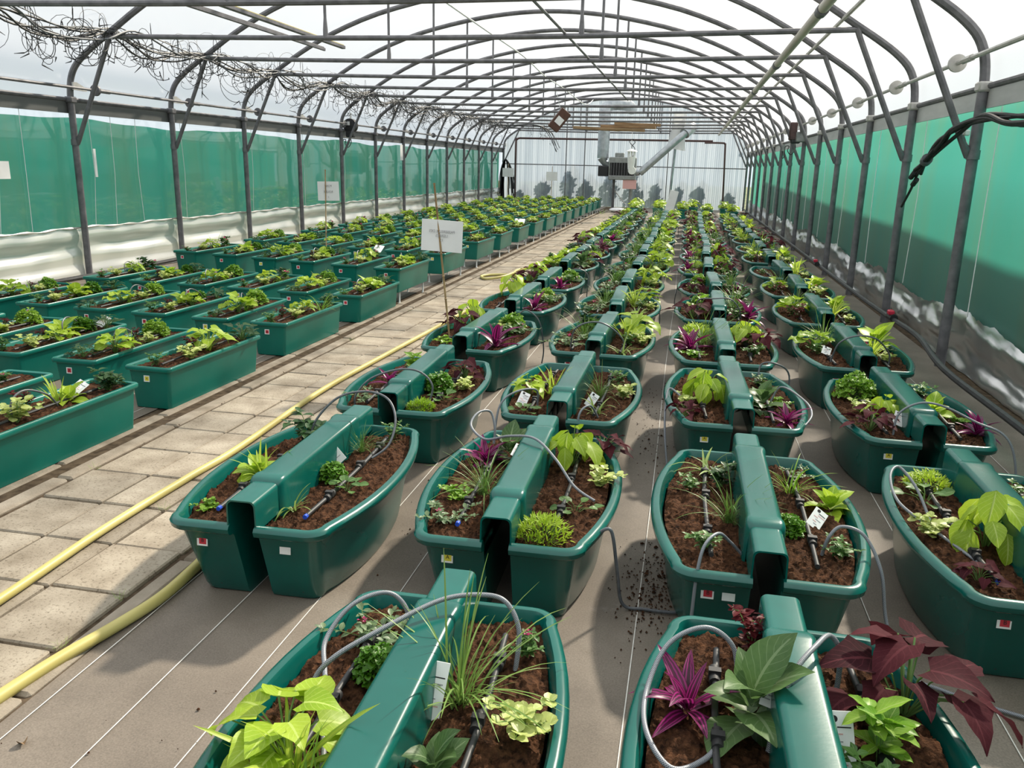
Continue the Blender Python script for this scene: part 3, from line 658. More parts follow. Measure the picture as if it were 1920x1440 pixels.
# --- rectangular troughs left of the path
TL, TW, THH = 1.27, 0.375, 0.315
TRG = trough_mb(TL, TW, THH).mesh('trough_body', 'trough'); TRS = [soil_rect(TL, TW, 0.285, k*5.1).mesh('soil', 'soil') for k in range(3)]
TPIPE = MB().tube(smooth_path([(0.03, -0.5, 0.308), (0.02, 0, 0.31), (0.03, 0.5, 0.308)], 6), 0.008, 6).mesh('drip_pipe', 'dark_pipe')
tf = MB().tube(smooth_path([(-0.02, -0.02, 0.29), (0.0, 0.0, 0.40), (0.10, 0.02, 0.44), (0.24, 0.03, 0.38), (0.31, 0.04, 0.29)], 6), 0.006, 6).mesh('feed_hose', 'grey_hose')
LEG = MB().tube([(0, 0, 0), (0, 0, 0.012), (0, 0, 0.16)], [0.022, 0.012, 0.012], 8).mesh('leg', 'white_plastic')
CX = [-3.655, -4.315, -4.975, -5.64, -6.33, -7.02]
ROWF = [3.37, 5.0, 6.78, 8.53, 9.88, 11.85, 13.95, 15.75, 17.55, 19.35, 21.15, 22.95, 24.75, 26.55, 28.35, 30.15, 31.95, 33.6]
TROUGH = {}
for r, yf in enumerate(ROWF):
    lift = 0.0 if r < 4 else 0.145
    for c, x in enumerate(CX):
        y = yf+TL/2+(0.05*c if r < 4 else (0.16*c if r < 8 else 0.10*c)); xx = x+random.uniform(-.015, .015)
        q = pix((xx+0.2, y+0.6, 0.4)); q2 = pix((xx+0.2, y-0.6, 0.4))
        if q is None or q[0] < -60: continue
        if y > 34.6: continue
        p = empty('trough_planter', (xx, y, 0), random.uniform(-.02, .02))
        up = T(0, 0, lift)
        lab = 'green rectangular trough %s, %s from the path in the %s row' % ('on short legs' if lift else 'on the ground', ORD[c+1], ORD[r+1])
        tag(p, lab, 'planter', 'green rectangular troughs')
        put('trough_body', TRG, p, up); put('soil', TRS[(r+c) % 3], p, up)
        if y < 20: put('drip_pipe', TPIPE, p, up)
        if random.random() < 0.5 and y < 16: put('feed_hose', tf, p, up @ T(0, random.uniform(-.4, .1), 0) @ RZ(PI/2+random.uniform(-.35, .35)))
        if lift and y < 24:
            for lx, ly in ((-.11, -.48), (.11, -.48), (-.11, .48), (.11, .48)): put('leg', LEG, p, T(lx, ly, 0))
        elif lift:
            for lx, ly in ((.11, -.48), (.11, .48)): put('leg', LEG, p, T(lx, ly, 0))
        if y < 22: sticker(p, up @ T(-0.05 if c else -0.02, -TL/2+0.021, 0.225) @ RX(-0.05), 'A' if (r*5+c*3) % 4 == 1 or r > 4 and c % 2 == 0 else 'B', y < 8)
        TROUGH[(r, c)] = (p, xx, y, lift)
# last row of troughs closing the oval columns
BACKROW = []
for k, (x, y) in enumerate(((-1.75, 29.0), (-1.75, 30.6), (-0.95, 29.3), (-0.15, 29.1), (0.65, 29.0), (1.45, 28.6), (-0.95, 31.2), (0.2, 31.0), (1.3, 30.6))):
    p = empty('trough_planter', (x, y, 0), random.uniform(-.05, .05)); up = T(0, 0, 0.145)
    BRW = ('nearer row, first', 'farther row, first', 'nearer row, second', 'nearer row, third', 'nearer row, fourth', 'nearer row, fifth', 'farther row, second', 'farther row, third', 'farther row, fourth')[k]
    tag(p, 'green trough behind the oval planters, %s from the left' % BRW, 'planter', 'troughs by the end wall')
    put('trough_body', TRG, p, up); put('soil', TRS[k % 3], p, up)
    for lx, ly in ((-.11, -.48), (.11, -.48), (-.11, .48), (.11, .48)): put('leg', LEG, p, T(lx, ly, 0))
    BACKROW.append((x, y, BRW))

# ================================================================== PLANTS
def interp(prof, t):
    for (a, wa), (b, wb_) in zip(prof, prof[1:]):
        if a <= t <= b: return wa+(wb_-wa)*(t-a)/max(1e-6, b-a)
    return prof[-1][1]
P_HEART = [(0, .30), (.06, .44), (.2, .47), (.4, .40), (.65, .24), (.85, .10), (1, 0)]
P_LOBED = [(0, .26), (.06, .40), (.18, .36), (.30, .54), (.38, .34), (.55, .27), (.75, .16), (.9, .07), (1, 0)]
P_OVATE = [(0, .02), (.1, .20), (.3, .31), (.5, .32), (.7, .24), (.88, .11), (1, 0)]
P_LANCE = [(0, .07), (.15, .10), (.4, .115), (.65, .085), (.85, .045), (1, 0)]
P_ROUND = [(0, .05), (.12, .28), (.35, .46), (.6, .49), (.82, .36), (.95, .18), (1, .05)]
P_BLADE = [(0, .03), (.3, .036), (.6, .03), (.85, .017), (1, 0)]
P_THIN = [(0, .007), (.5, .0075), (.85, .005), (1, .001)]
P_SERR = [(0, .02), (.1, .17), (.16, .15), (.26, .27), (.32, .24), (.42, .31), (.48, .27), (.58, .28), (.64, .23), (.74, .20), (.8, .15), (.9, .09), (1, 0)]
def leaf(prof, L, droop=0.6, fold=0.25, rows=7, half=2, back=0.0, wav=0.0, twist=0.0, ph=0.0):
    b = MB(); vs = []; uvs = []; fs = []; y = z = 0.0; ds = L/rows; ncol = 2*half+1
    for i in range(rows+1):
        t = i/rows; w = interp(prof, t)*L
        for k in range(ncol):
            u = -1+2*k/(ncol-1); au = abs(u)
            x = u*w; zz = z+fold*w*au*au+wav*L*math.sin(t*14+u*2+ph)*au; yy = y-back*L*au*max(0, 1-3.2*t)**2
            if twist: c, s_ = math.cos(twist*t), math.sin(twist*t); x, zz = x*c-(zz-z)*s_, z+x*s_+(zz-z)*c
            vs.append((x, yy, zz)); uvs.append((u, t))
        th = -droop*(t+0.5/rows)+0.12; y += math.cos(th)*ds; z += math.sin(th)*ds
    for i in range(rows):
        for k in range(ncol-1): a = i*ncol+k; fs.append((a, a+1, a+1+ncol, a+ncol))
    return b.add(vs, fs, uvs)
class Plant:
    """a plant described as stems plus placed leaves; can be joined or kept leaf by leaf"""
    def __init__(s, leafmat): s.stem = MB(); s.leaves = []; s.mat = leafmat; s.extra = []; s.stemmat = 'stem'
def place(p, az, el, roll=0.0): return T(*p) @ RZ(az) @ RX(el) @ RY(roll)
def sp_petiole(rnd, mat, prof, n, L, spread, h, back=0.12, droop=0.7, el=(-0.6, 0.3), stemr=0.0025, wav=0.02, fold=0.18):
    P = Plant(mat); var = [leaf(prof, 1.0, droop*rnd.uniform(.6, 1.3), fold, 8, 2, back, wav, rnd.uniform(-.3, .3), rnd.uniform(0, 6)) for _ in range(3)]
    for i in range(n):
        az = i*2.4+rnd.uniform(-.4, .4); q = (i+0.6)/n; r = spread*math.sqrt(q)*rnd.uniform(.7, 1.05); zz = h*(1-0.55*q)*rnd.uniform(.8, 1.2)
        d = Vector((-math.sin(az), math.cos(az), 0)); p = d*r; p.z = zz
        P.stem.tube([(0, 0, -0.01), d*r*0.45+Vector((0, 0, zz*0.75)), p], stemr, 4, False)
        P.leaves.append((var[i % 3], place(p, az+rnd.uniform(-.5, .5), rnd.uniform(*el), rnd.uniform(-.35, .35)) @ S(L*rnd.uniform(.7, 1.1))))
    return P
def sp_rosette(rnd, mat, prof, n, L, el=(0.1, 1.2), droop=0.9, fold=0.5, rows=8, h=0.02, wav=0, half=1):
    P = Plant(mat); var = [leaf(prof, 1.0, droop*rnd.uniform(.5, 1.4), fold, rows, half, 0, wav, rnd.uniform(-.2, .2)) for _ in range(3)]
    for i in range(n):
        az = i*2.4+rnd.uniform(-.3, .3); e = el[0]+(el[1]-el[0])*(i/max(1, n-1))+rnd.uniform(-.15, .15)
        r = 0.015*(1-i/n)
        P.leaves.append((var[i % 3], place((-math.sin(az)*r, math.cos(az)*r, h*i/n), az, e, rnd.uniform(-.2, .2)) @ S(L*rnd.uniform(.65, 1.1))))
    return P
def sp_bush(rnd, mat, prof, nst, nl, L, h, lean, droop=0.5, fold=0.3, flower=None, half=1, rows=5):
    """stems carrying opposite pairs of small leaves"""
    P = Plant(mat); var = [leaf(prof, 1.0, droop*rnd.uniform(.4, 1.4), fold, rows, half, 0, 0.02, 0, rnd.uniform(0, 6)) for _ in range(3)]; k = 0
    for s in range(nst):
        az = s*2.4+rnd.uniform(-.4, .4); ln = lean*rnd.uniform(.3, 1.0)*(0.2 if s == 0 else 1); hh = h*rnd.uniform(.6, 1.1)
        d = Vector((-math.sin(az), math.cos(az), 0)); pts = []
        for i in range(6):
            t = i/5; pts.append(d*(ln*t**1.1)+Vector((rnd.uniform(-.004, .004), rnd.uniform(-.004, .004), hh*math.sin(t*1.7)/0.99*(1 if ln < hh*1.5 else 0.8))))
        P.stem.tube(pts, 0.0016, 4, False)
        for i in range(nl):
            t = (i+1)/nl*0.98; j = min(4, int(t*5)); p = pts[j].lerp(pts[j+1], t*5-j)
            for sgn in (0, PI):
                a2 = az+PI/2*(1 if i % 2 else 0.35)+sgn+rnd.uniform(-.4, .4); k += 1
                P.leaves.append((var[k % 3], place(p, a2, rnd.uniform(-.25, .6), rnd.uniform(-.3, .3)) @ S(L*rnd.uniform(.65, 1.1)*(1 if t < .85 else .75))))
        P.leaves.append((var[s % 3], place(pts[-1], az, 0.6) @ S(L*.6)))
        if flower and s < flower[1]:
            fb = MB(); lf = leaf(P_ROUND, flower[2], 0.4, .2, 4, 1)
            for q in range(9): fb.merge(lf, place(pts[-1]+Vector((rnd.uniform(-.012, .012), rnd.uniform(-.012, .012), 0.012+rnd.uniform(0, .012))), q*2.4, rnd.uniform(.0, 1.2)))
            P.extra.append(('flower', fb, flower[0]))
    return P
def sp_grass(rnd, mat, n, L, w=1.0, el=(0.5, 1.45), droop=(0.3, 1.6), prof=P_THIN, rows=7):
    P = Plant(mat); pr = [(t, q*w) for t, q in prof]
    for i in range(n):
        lf = leaf(pr, 1.0, rnd.uniform(*droop), 0.3, rows, 1, 0, 0, rnd.uniform(-.5, .5)); az = rnd.uniform(0, 2*PI); r = 0.03*rnd.random()
        P.leaves.append((lf, place((r*math.cos(az*3), r*math.sin(az*3), 0), az, rnd.uniform(*el)) @ S(L*rnd.uniform(.45, 1.1))))
    return P
def sp_moss(rnd, mat, n, R, H, kind):
    """dense low cushion of needles (stonecrop) or frilly leaflets (parsley)"""
    P = Plant(mat); P.dense = True
    lf = leaf([(0, .10), (.5, .12), (1, .03)], 1.0, 0.3, .2, 3, 1) if kind == 'needle' else leaf([(0, .10), (.25, .5), (.5, .34), (.7, .5), (1, .18)], 1.0, 0.8, .5, 4, 1, 0, 0.14)
    for i in range(n):
        a = rnd.uniform(0, 2*PI); q = math.sqrt(rnd.random()); r = R*q; zz = H*math.sqrt(max(0.03, 1-q*q))*rnd.uniform(.55, 1.05)
        p = (r*math.cos(a), r*math.sin(a), zz)
        if kind == 'needle': P.leaves.append((lf, place(p, a-PI/2+rnd.uniform(-1.2, 1.2), rnd.uniform(.0, 1.4)) @ S(rnd.uniform(.018, .036))))
        else: P.leaves.append((lf, place(p, a-PI/2+rnd.uniform(-1.5, 1.5), rnd.uniform(-.5, .9), rnd.uniform(-.6, .6)) @ S(rnd.uniform(.016, .032))))
        if i % 6 == 0: P.stem.tube([(p[0]*0.25, p[1]*.25, 0), (p[0]*.8, p[1]*.8, zz*.7), p], 0.0014, 3, False)
    return P
# kind: (builder, words for the label, plant name, near = leaf by leaf)
SPECIES = {
 'lime_potato': (lambda r: sp_petiole(r, 'lf_lime', P_HEART, 15, 0.125, 0.13, 0.17), 'lime-green sweet potato vine', 'sweet_potato_vine', True),
 'purple_potato': (lambda r: sp_petiole(r, 'lf_purple', P_LOBED, 15, 0.115, 0.15, 0.15), 'dark purple sweet potato vine', 'sweet_potato_vine', True),
 'spiderwort': (lambda r: sp_rosette(r, 'lf_magenta', P_LANCE, 13, 0.20, (0.0, 1.25)), 'magenta-striped spiderwort rosette', 'spiderwort', True),
 'tobacco': (lambda r: sp_rosette(r, 'lf_broad', P_OVATE, 13, 0.185, (-0.15, 1.3), 1.0, .25, 8, .10, .015, 2), 'broad-leaved green tobacco plant', 'tobacco_plant', True),
 'hosta': (lambda r: sp_rosette(r, 'lf_lime', P_OVATE, 14, 0.17, (0.0, 1.2), 0.9, .25, 8, .05, .01, 2), 'broad lime leafy plant', 'leafy_plant', True),
 'coleus': (lambda r: sp_petiole(r, 'lf_lime', P_OVATE, 14, 0.135, 0.09, 0.20, 0, 0.8, (-1.25, -0.3), .003), 'drooping lime-leaved coleus', 'coleus', True),
 'chives': (lambda r: sp_grass(r, 'lf_grass', 70, 0.30), 'wispy green grass tuft', 'grass_tuft', False),
 'gold_blade': (lambda r: sp_grass(r, 'lf_gold', 17, 0.25, 1.0, (0.7, 1.45), (.1, 1.0), P_BLADE), 'golden broad-bladed grass', 'broad_grass', True),
 'ribbon': (lambda r: sp_grass(r, 'lf_spider', 16, 0.17, 1.0, (0.3, 1.3), (.5, 1.7), P_BLADE), 'small striped ribbon grass', 'ribbon_grass', True),
 'pale_round': (lambda r: sp_bush(r, 'lf_pale', P_ROUND, 8, 4, 0.036, 0.075, 0.085, .3, .15, None, 2), 'pale yellow round-leaved plant', 'round_leaf_plant', True),
 'parsley': (lambda r: sp_moss(r, 'lf_parsley', 330, 0.075, 0.11, 'frill'), 'curly green parsley clump', 'parsley', False),
 'lime_parsley': (lambda r: sp_moss(r, 'lf_bright', 330, 0.085, 0.12, 'frill'), 'frilly bright green clump', 'frilly_herb', False),
 'sedum': (lambda r: sp_moss(r, 'lf_sedum', 480, 0.105, 0.085, 'needle'), 'lime needle-leaved stonecrop cushion', 'stonecrop', False),
 'herb': (lambda r: sp_bush(r, 'lf_green', P_SERR, 7, 4, 0.042, 0.075, 0.075), 'small green herb', 'green_herb', True),
 'ageratum': (lambda r: sp_bush(r, 'lf_green', P_OVATE, 9, 4, 0.038, 0.08, 0.07, flower=('lf_pink', 1, .010)), 'bushy green bedding plant', 'bedding_plant', True),
 'verbena': (lambda r: sp_bush(r, 'lf_grey', P_SERR, 8, 6, 0.040, 0.075, 0.20, flower=('lf_pink', 1, .008)), 'trailing grey-green verbena', 'verbena', True),
 'strawberry': (lambda r: sp_petiole(r, 'lf_green', P_ROUND, 9, 0.050, 0.085, 0.05, 0, .3, (-.2, .5), .0016), 'low round-leaved strawberry plant', 'strawberry_plant', True),
 'oregano': (lambda r: sp_bush(r, 'lf_bright', P_ROUND, 9, 5, 0.030, 0.045, 0.10), 'low bright green creeper', 'creeper', True),
 'red_bush': (lambda r: sp_bush(r, 'lf_red', P_OVATE, 10, 5, 0.034, 0.12, 0.085), 'dark red small-leaved bush', 'red_bush', True),
 'dark_bush': (lambda r: sp_bush(r, 'lf_dark', P_OVATE, 7, 4, 0.070, 0.14, 0.09), 'dark green leafy shrublet', 'shrublet', True),
 'lantana': (lambda r: sp_bush(r, 'lf_bright', P_SERR, 3, 4, 0.095, 0.15, 0.07, rows=10, half=2), 'upright bright serrated-leaf plant', 'serrated_plant', True),
 'lettuce': (lambda r: sp_petiole(r, 'lf_lime', P_ROUND, 17, 0.085, 0.085, 0.10, 0, .6, (-.4, .6), .003, .05, .3), 'lime crinkle-leaved plant', 'crinkle_plant', True),
 'ivy': (lambda r: sp_petiole(r, 'lf_dark', P_LOBED, 20, 0.062, 0.10, 0.10, .1, .4, (-.5, .4), .002), 'dark trailing ivy-leaved plant', 'ivy_plant', True),
 'geranium': (lambda r: sp_bush(r, 'lf_green', P_ROUND, 6, 3, 0.055, 0.13, 0.06, flower=('lf_pink', 2, .022)), 'pink-flowered geranium', 'geranium', True),
 'thrift': (lambda r: sp_grass(r, 'lf_bright', 26, 0.22, 1.0, (.5, 1.4), (.4, 1.6), [(t, q*.42) for t, q in P_BLADE]), 'loose bright green grass', 'loose_grass', True),
}
def joined(P, name):
    b = MB(); b.merge(P.stem); b.cur = 1
    for lf, M in P.leaves: b.merge(lf, M)
    mats = [P.stemmat, P.mat]
    for nm, fb, fm in P.extra: b.cur = len(mats); mats.append(fm); b.merge(fb)
    return b.mesh(name, mats, smooth=60)
NVAR = 3
LIB = {}
def lib(sp, k):
    if (sp, k) not in LIB: LIB[(sp, k)] = joined(SPECIES[sp][0](random.Random('%s%d' % (sp, k))), SPECIES[sp][2])
    return LIB[(sp, k)]
LEAFLIB = {}
def grow(sp, x, y, z, sc, where, near=False, rz=None, seed=None, kind_word=None):
    fn, words, name, parts = SPECIES[sp]; rz = random.uniform(0, 2*PI) if rz is None else rz
    label = '%s %s' % (kind_word or words, where)
    M = T(x, y, z) @ RZ(rz) @ S(sc)
    if not (near and parts):
        o = put(name, lib(sp, random.randrange(NVAR)), None, M); tag(o, label, 'plant', words+'s'); return o
    e = empty(name); e.matrix_world = M; tag(e, label, 'plant', words+'s')
    k = seed if seed is not None else random.randrange(NVAR)
    if (sp, k) not in LEAFLIB:
        P = fn(random.Random('%s%d' % (sp, k))); cache = {}
        items = []
        for lf, LM in P.leaves:
            if id(lf) not in cache: cache[id(lf)] = lf.mesh('leaf', P.mat, smooth=60)
            items.append((cache[id(lf)], LM))
        LEAFLIB[(sp, k)] = (P, P.stem.mesh('stem', P.stemmat) if P.stem.v else None, items, [(nm, fb.mesh(nm, fm)) for nm, fb, fm in P.extra])
    P, st, items, ex = LEAFLIB[(sp, k)]
    if st: put('stem', st, e)
    nm = 'blade' if sp in ('gold_blade', 'ribbon', 'thrift') else 'leaf'
    for me, LM in items: put(nm, me, e, LM)
    for n2, me in ex: put(n2, me, e)
    return e
SHORT = {'A': 'column beside the path', 'B': 'second column', 'C': 'third column', 'D': 'right-hand column'}
def where_oval(c, i, s): return 'in %s half, %s oval planter, %s' % ('left' if s < 0 else 'right', ORD[i+1], SHORT[c])
# planters close to the camera: plants set one by one (world x, y)
NEAR = {
 ('B', 0): [('lime_potato', -0.86, 1.56, 1.05), ('gold_blade', -0.80, 1.50, 1.15), ('parsley', -0.755, 1.93, 0.90), ('verbena', -0.84, 2.10, 1.05), ('thrift', -0.75, 1.44, 1.1),
            ('chives', -0.51, 1.88, 1.3), ('ageratum', -0.37, 2.14, 0.85), ('pale_round', -0.31, 1.78, 1.15), ('tobacco', -0.49, 1.58, 0.60)],
 ('C', 0): [('spiderwort', 0.10, 1.99, 0.95), ('red_bush', 0.29, 2.32, 1.05), ('tobacco', 0.26, 1.97, 1.05), ('purple_potato', 0.68, 2.12, 1.30), ('lantana', 0.56, 1.88, 1.05), ('herb', 0.51, 1.74, 1.2)],
 ('B', 1): [('verbena', -0.88, 3.00, 0.85), ('oregano', -0.90, 3.26, 0.95), ('chives', -0.79, 3.32, 0.95), ('spiderwort', -0.88, 3.72, 0.90), ('tobacco', -0.78, 3.80, 0.75),
            ('sedum', -0.46, 2.95, 1.0), ('strawberry', -0.37, 3.24, 0.95), ('pale_round', -0.29, 3.56, 1.10), ('coleus', -0.46, 3.78, 1.1), ('purple_potato', -0.33, 3.98, 0.80)],
 ('A', 0): [('oregano', -1.87, 2.88, 0.75), ('gold_blade', -1.80, 3.22, 1.0), ('hosta', -1.85, 3.26, 0.80), ('dark_bush', -1.82, 3.72, 1.1),
            ('ribbon', -1.53, 2.96, 0.90), ('parsley', -1.51, 3.32, 0.75), ('strawberry', -1.40, 3.22, 0.85), ('chives', -1.52, 3.70, 0.72), ('herb', -1.44, 3.96, 0.95)],
 ('C', 1): [('herb', 0.11, 3.62, 0.85), ('ribbon', 0.20, 3.86, 1.25), ('dark_bush', 0.25, 3.68, 0.80), ('chives', 0.27, 3.28, 0.95), ('ageratum', 0.16, 3.00, 1.0),
            ('thrift', 0.56, 3.68, 1.15), ('hosta', 0.70, 3.52, 0.80), ('parsley', 0.50, 3.24, 0.75), ('herb', 0.67, 3.06, 0.95), ('verbena', 0.62, 3.92, 0.55)],
 ('D', 0): [('sedum', 1.19, 3.92, 0.95), ('strawberry', 1.14, 3.74, 1.25), ('pale_round', 1.06, 3.36, 1.10), ('coleus', 1.25, 3.30, 1.15), ('purple_potato', 1.13, 2.98, 0.50), ('lime_potato', 1.55, 3.5, 0.9), ('herb', 1.55, 3.9, 0.9)],
 ('A', 1): [('verbena', -1.86, 4.60, 0.85), ('spiderwort', -1.84, 5.00, 0.80), ('lantana', -1.78, 5.32, 0.85), ('sedum', -1.46, 4.48, 0.80), ('parsley', -1.47, 4.90, 1.15), ('strawberry', -1.38, 4.72, 1.0), ('purple_potato', -1.40, 5.26, 0.85), ('pale_round', -1.33, 4.98, 1.0)],
 ('B', 2): [('strawberry', -0.86, 4.60, 0.9), ('lime_potato', -0.90, 4.98, 0.75), ('gold_blade', -0.76, 5.02, 1.0), ('ribbon', -0.44, 4.70, 1.0), ('chives', -0.46, 5.06, 0.85), ('pale_round', -0.31, 5.08, 1.15), ('herb', -0.37, 5.45, 1.0)],
 ('C', 2): [('purple_potato', 0.08, 4.76, 0.65), ('pale_round', 0.08, 5.02, 0.95), ('coleus', 0.20, 5.10, 1.15), ('sedum', 0.20, 5.50, 0.85), ('tobacco', 0.54, 5.06, 1.0), ('spiderwort', 0.66, 4.80, 0.85), ('oregano', 0.65, 5.2, 0.9), ('herb', 0.58, 5.6, 1.1)],
 ('D', 1): [('lime_parsley', 1.16, 5.52, 1.35), ('pale_round', 1.13, 5.16, 1.05), ('purple_potato', 1.12, 4.82, 0.85), ('coleus', 1.24, 5.08, 0.80), ('herb', 1.58, 5.6, 1.2), ('hosta', 1.55, 5.22, 0.85), ('oregano', 1.66, 5.1, 0.9), ('spiderwort', 1.70, 4.88, 0.9)],
}
REC = {
 'A': [[('coleus', -.2, .35), ('purple_potato', -.24, .05), ('oregano', -.2, -.35), ('spiderwort', .2, -.35), ('herb', .24, .05), ('lime_parsley', .2, .4), ('verbena', .28, .2), ('pale_round', .12, .2), ('herb', -.12, .18)],
       [('hosta', -.2, .3), ('dark_bush', -.22, -.1), ('lettuce', -.2, -.4), ('purple_potato', .22, .3), ('tobacco', .2, -.05), ('sedum', .2, -.42), ('pale_round', .28, .1), ('herb', .12, .42), ('oregano', -.28, .1)]],
 'B': [[('verbena', -.22, -.3), ('chives', -.18, .05), ('dark_bush', -.22, .4), ('gold_blade', .18, .1), ('lime_potato', .27, .2), ('ribbon', .2, -.4), ('herb', .25, -.15), ('pale_round', .3, -.02), ('parsley', -.12, .3)],
       [('lettuce', -.22, .3), ('ageratum', -.25, -.1), ('herb', -.2, -.42), ('thrift', .18, -.1), ('hosta', .24, .3), ('pale_round', .22, -.35), ('spiderwort', .26, .45), ('chives', -.12, .1), ('lime_parsley', .12, .12)]],
 'C': [[('spiderwort', -.26, -.1), ('oregano', -.22, -.42), ('chives', -.18, .1), ('sedum', -.2, .42), ('coleus', .2, .2), ('purple_potato', .27, .1), ('ageratum', .2, -.3), ('pale_round', -.28, .2), ('herb', .28, .42)],
       [('purple_potato', -.24, -.35), ('pale_round', -.26, -.1), ('lantana', -.16, -.2), ('lime_parsley', -.18, .4), ('herb', .2, -.3), ('spiderwort', .28, -.2), ('chives', .2, .25), ('dark_bush', .24, .45), ('ageratum', .12, .0), ('oregano', -.26, .16)]],
 'D': [[('pale_round', -.26, -.1), ('gold_blade', -.16, -.05), ('lettuce', -.24, .4), ('herb', .2, -.3), ('thrift', .2, .05), ('purple_potato', .25, .35), ('oregano', -.24, .18), ('ageratum', .28, -.1)],
       [('red_bush', -.2, -.3), ('lettuce', -.24, .1), ('chives', -.18, .4), ('verbena', .2, .1), ('pale_round', .24, -.3), ('hosta', .24, .4), ('herb', -.26, -.12), ('gold_blade', .15, -.05)]],
}
for (c, i), (p, px_, py_, rz) in OVAL.items():
    if (c, i) in NEAR:
        for sp, x, y, sc in NEAR[(c, i)]:
            s = -1 if x < px_ else 1
            grow(sp, x, y, 0.325, sc, where_oval(c, i, s), near=True)
    else:
        rec = REC[c][0 if random.random() < 0.6 else 1]; used = set()
        for sp, dx, dy in rec:
            if random.random() < 0.06: continue
            s = -1 if dx < 0 else 1
            v = Vector((dx+random.uniform(-.03, .03), dy+random.uniform(-.06, .06), 0)); v.rotate(Matrix.Rotation(rz, 3, 'Z'))
            grow(sp, px_+v.x, py_+v.y, 0.325, random.uniform(.95, 1.3)*(1.08 if py_ > 12 else 1.05), where_oval(c, i, s), near=False)
RREC = [[('herb', -.06, -.50, .9), ('pale_round', .05, -.30, 1.0), ('hosta', -.04, .06, .85), ('lettuce', .04, -.02, .8), ('parsley', -.03, .34, .85), ('ivy', .05, .52, .9), ('red_bush', -.08, -.1, .7)],
        [('ivy', -.05, -.50, .75), ('lettuce', .03, -.18, 1.0), ('pale_round', .06, .10, .85), ('lime_parsley', -.03, .40, .95), ('thrift', .05, -.05, .8), ('red_bush', -.07, .2, .6)],
        [('ageratum', -.05, -.48, .9), ('pale_round', .04, -.22, 1.1), ('lime_potato', 0, .10, .72), ('thrift', .06, .15, 1.0), ('dark_bush', -.04, .46, .8), ('geranium', .06, .36, .8)]]
def where_tr(r, c): return 'in trough %s from the path, %s row' % (ORD[c+1], ORD[r+1])
for (r, c), (p, x, y, lift) in TROUGH.items():
    if (r, c) == (0, 0): rec = [('pale_round', .02, -.22, 1.25), ('red_bush', -.07, -.05, .8), ('gold_blade', .0, .12, .75), ('hosta', .02, .20, .60), ('ivy', .06, .50, .85), ('dark_bush', .07, .50, .75)]
    elif (r, c) == (0, 1): rec = [('sedum', -.02, .22, 1.35), ('ageratum', .0, .38, .9), ('lettuce', .02, -.2, .9), ('herb', .04, .02, .9)]
    elif (r, c) == (1, 0): rec = [('herb', -.05, -.46, .95), ('pale_round', .07, -.22, 1.05), ('red_bush', -.06, -.02, .9), ('lime_potato', .02, .12, .80), ('gold_blade', .04, .06, .7), ('ivy', .08, .52, 1.0)]
    elif (r, c) == (2, 0): rec = [('herb', -.05, -.5, .95), ('red_bush', -.06, -.25, .85), ('pale_round', .06, -.2, 1.1), ('lime_potato', .0, .08, .7), ('thrift', .12, .26, 1.25), ('dark_bush', .06, .52, .85)]
    else: rec = RREC[(0 if c % 2 == 0 else 1) if random.random() < .7 else 2]
    for sp, dx, dy, sc in rec:
        jx, jy = (0, 0) if (r, c) in ((0, 0), (0, 1), (1, 0), (2, 0)) else (random.uniform(-.025, .025), random.uniform(-.06, .06))
        kw = None
        sc *= 1.2 if y < 11 else (1.2 if y < 20 else 1.25)
        q = pix((x+dx, y+dy, 0.35+lift))
        if q is None or q[0] < -40: continue
        grow(sp, x+dx+jx, y+dy+jy, 0.280+lift, sc*random.uniform(.9, 1.12), where_tr(r, c), near=(y < 8.4 and c < 2))
for k, (x, y, brw) in enumerate(BACKROW):
    for j, (sp, dy) in enumerate((('lettuce', -.4), ('lime_potato', 0.0), ('hosta', .4))):
        grow(sp, x, y+dy, 0.425, random.uniform(1.2, 1.6), 'behind the oval planters, trough in %s from left' % brw)

# ================================================================== HOSES, TAGS, SIGNS, MACHINES
# yellow garden hose lying on the slabs
hp = [(-2.52, 0.9, .036), (-2.54, 1.7, .036), (-2.56, 2.45, .036), (-2.60, 3.13, .036), (-2.60, 3.83, .036), (-2.59, 4.36, .036), (-2.66, 5.7, .036), (-2.62, 7.0, .036), (-2.57, 8.2, .036), (-2.52, 9.6, .036),
      (-2.42, 10.9, .036), (-2.36, 11.7, .036), (-2.45, 12.5, .036), (-2.72, 13.0, .036), (-3.0, 12.95, .036), (-3.12, 12.7, .036), (-2.98, 12.45, .036), (-2.75, 12.6, .060), (-2.66, 13.0, .075), (-2.72, 13.5, .05), (-2.66, 14.0, .036), (-2.45, 14.4, .036), (-2.1, 14.45, .036), (-1.85, 14.1, .036)]
t = tag(empty('garden_hose'), 'pale yellow garden hose lying lengthwise along the paved path', 'hose')
MB().tube(smooth_path(hp, 8), 0.021, 10).build('hose', 'hose_yellow', t)
MB().tube([(-1.86, 14.1, .036), (-1.80, 14.0, .036)], 0.026, 8).build('connector', 'black_rubber', t)
o = MB().tube(smooth_path([(-2.16, 1.2, .024), (-2.12, 1.7, .024), (-2.09, 2.0, .024), (-2.06, 2.2, .024), (-2.01, 2.42, .024), (-1.975, 2.65, .024), (-1.985, 2.9, .024), (-2.02, 3.3, .024), (-2.03, 4.2, .024)], 8), 0.024, 10).build('garden_hose', 'hose_yellow')
tag(o, 'pale yellow hose curving past the nearest oval planter beside the path', 'hose')
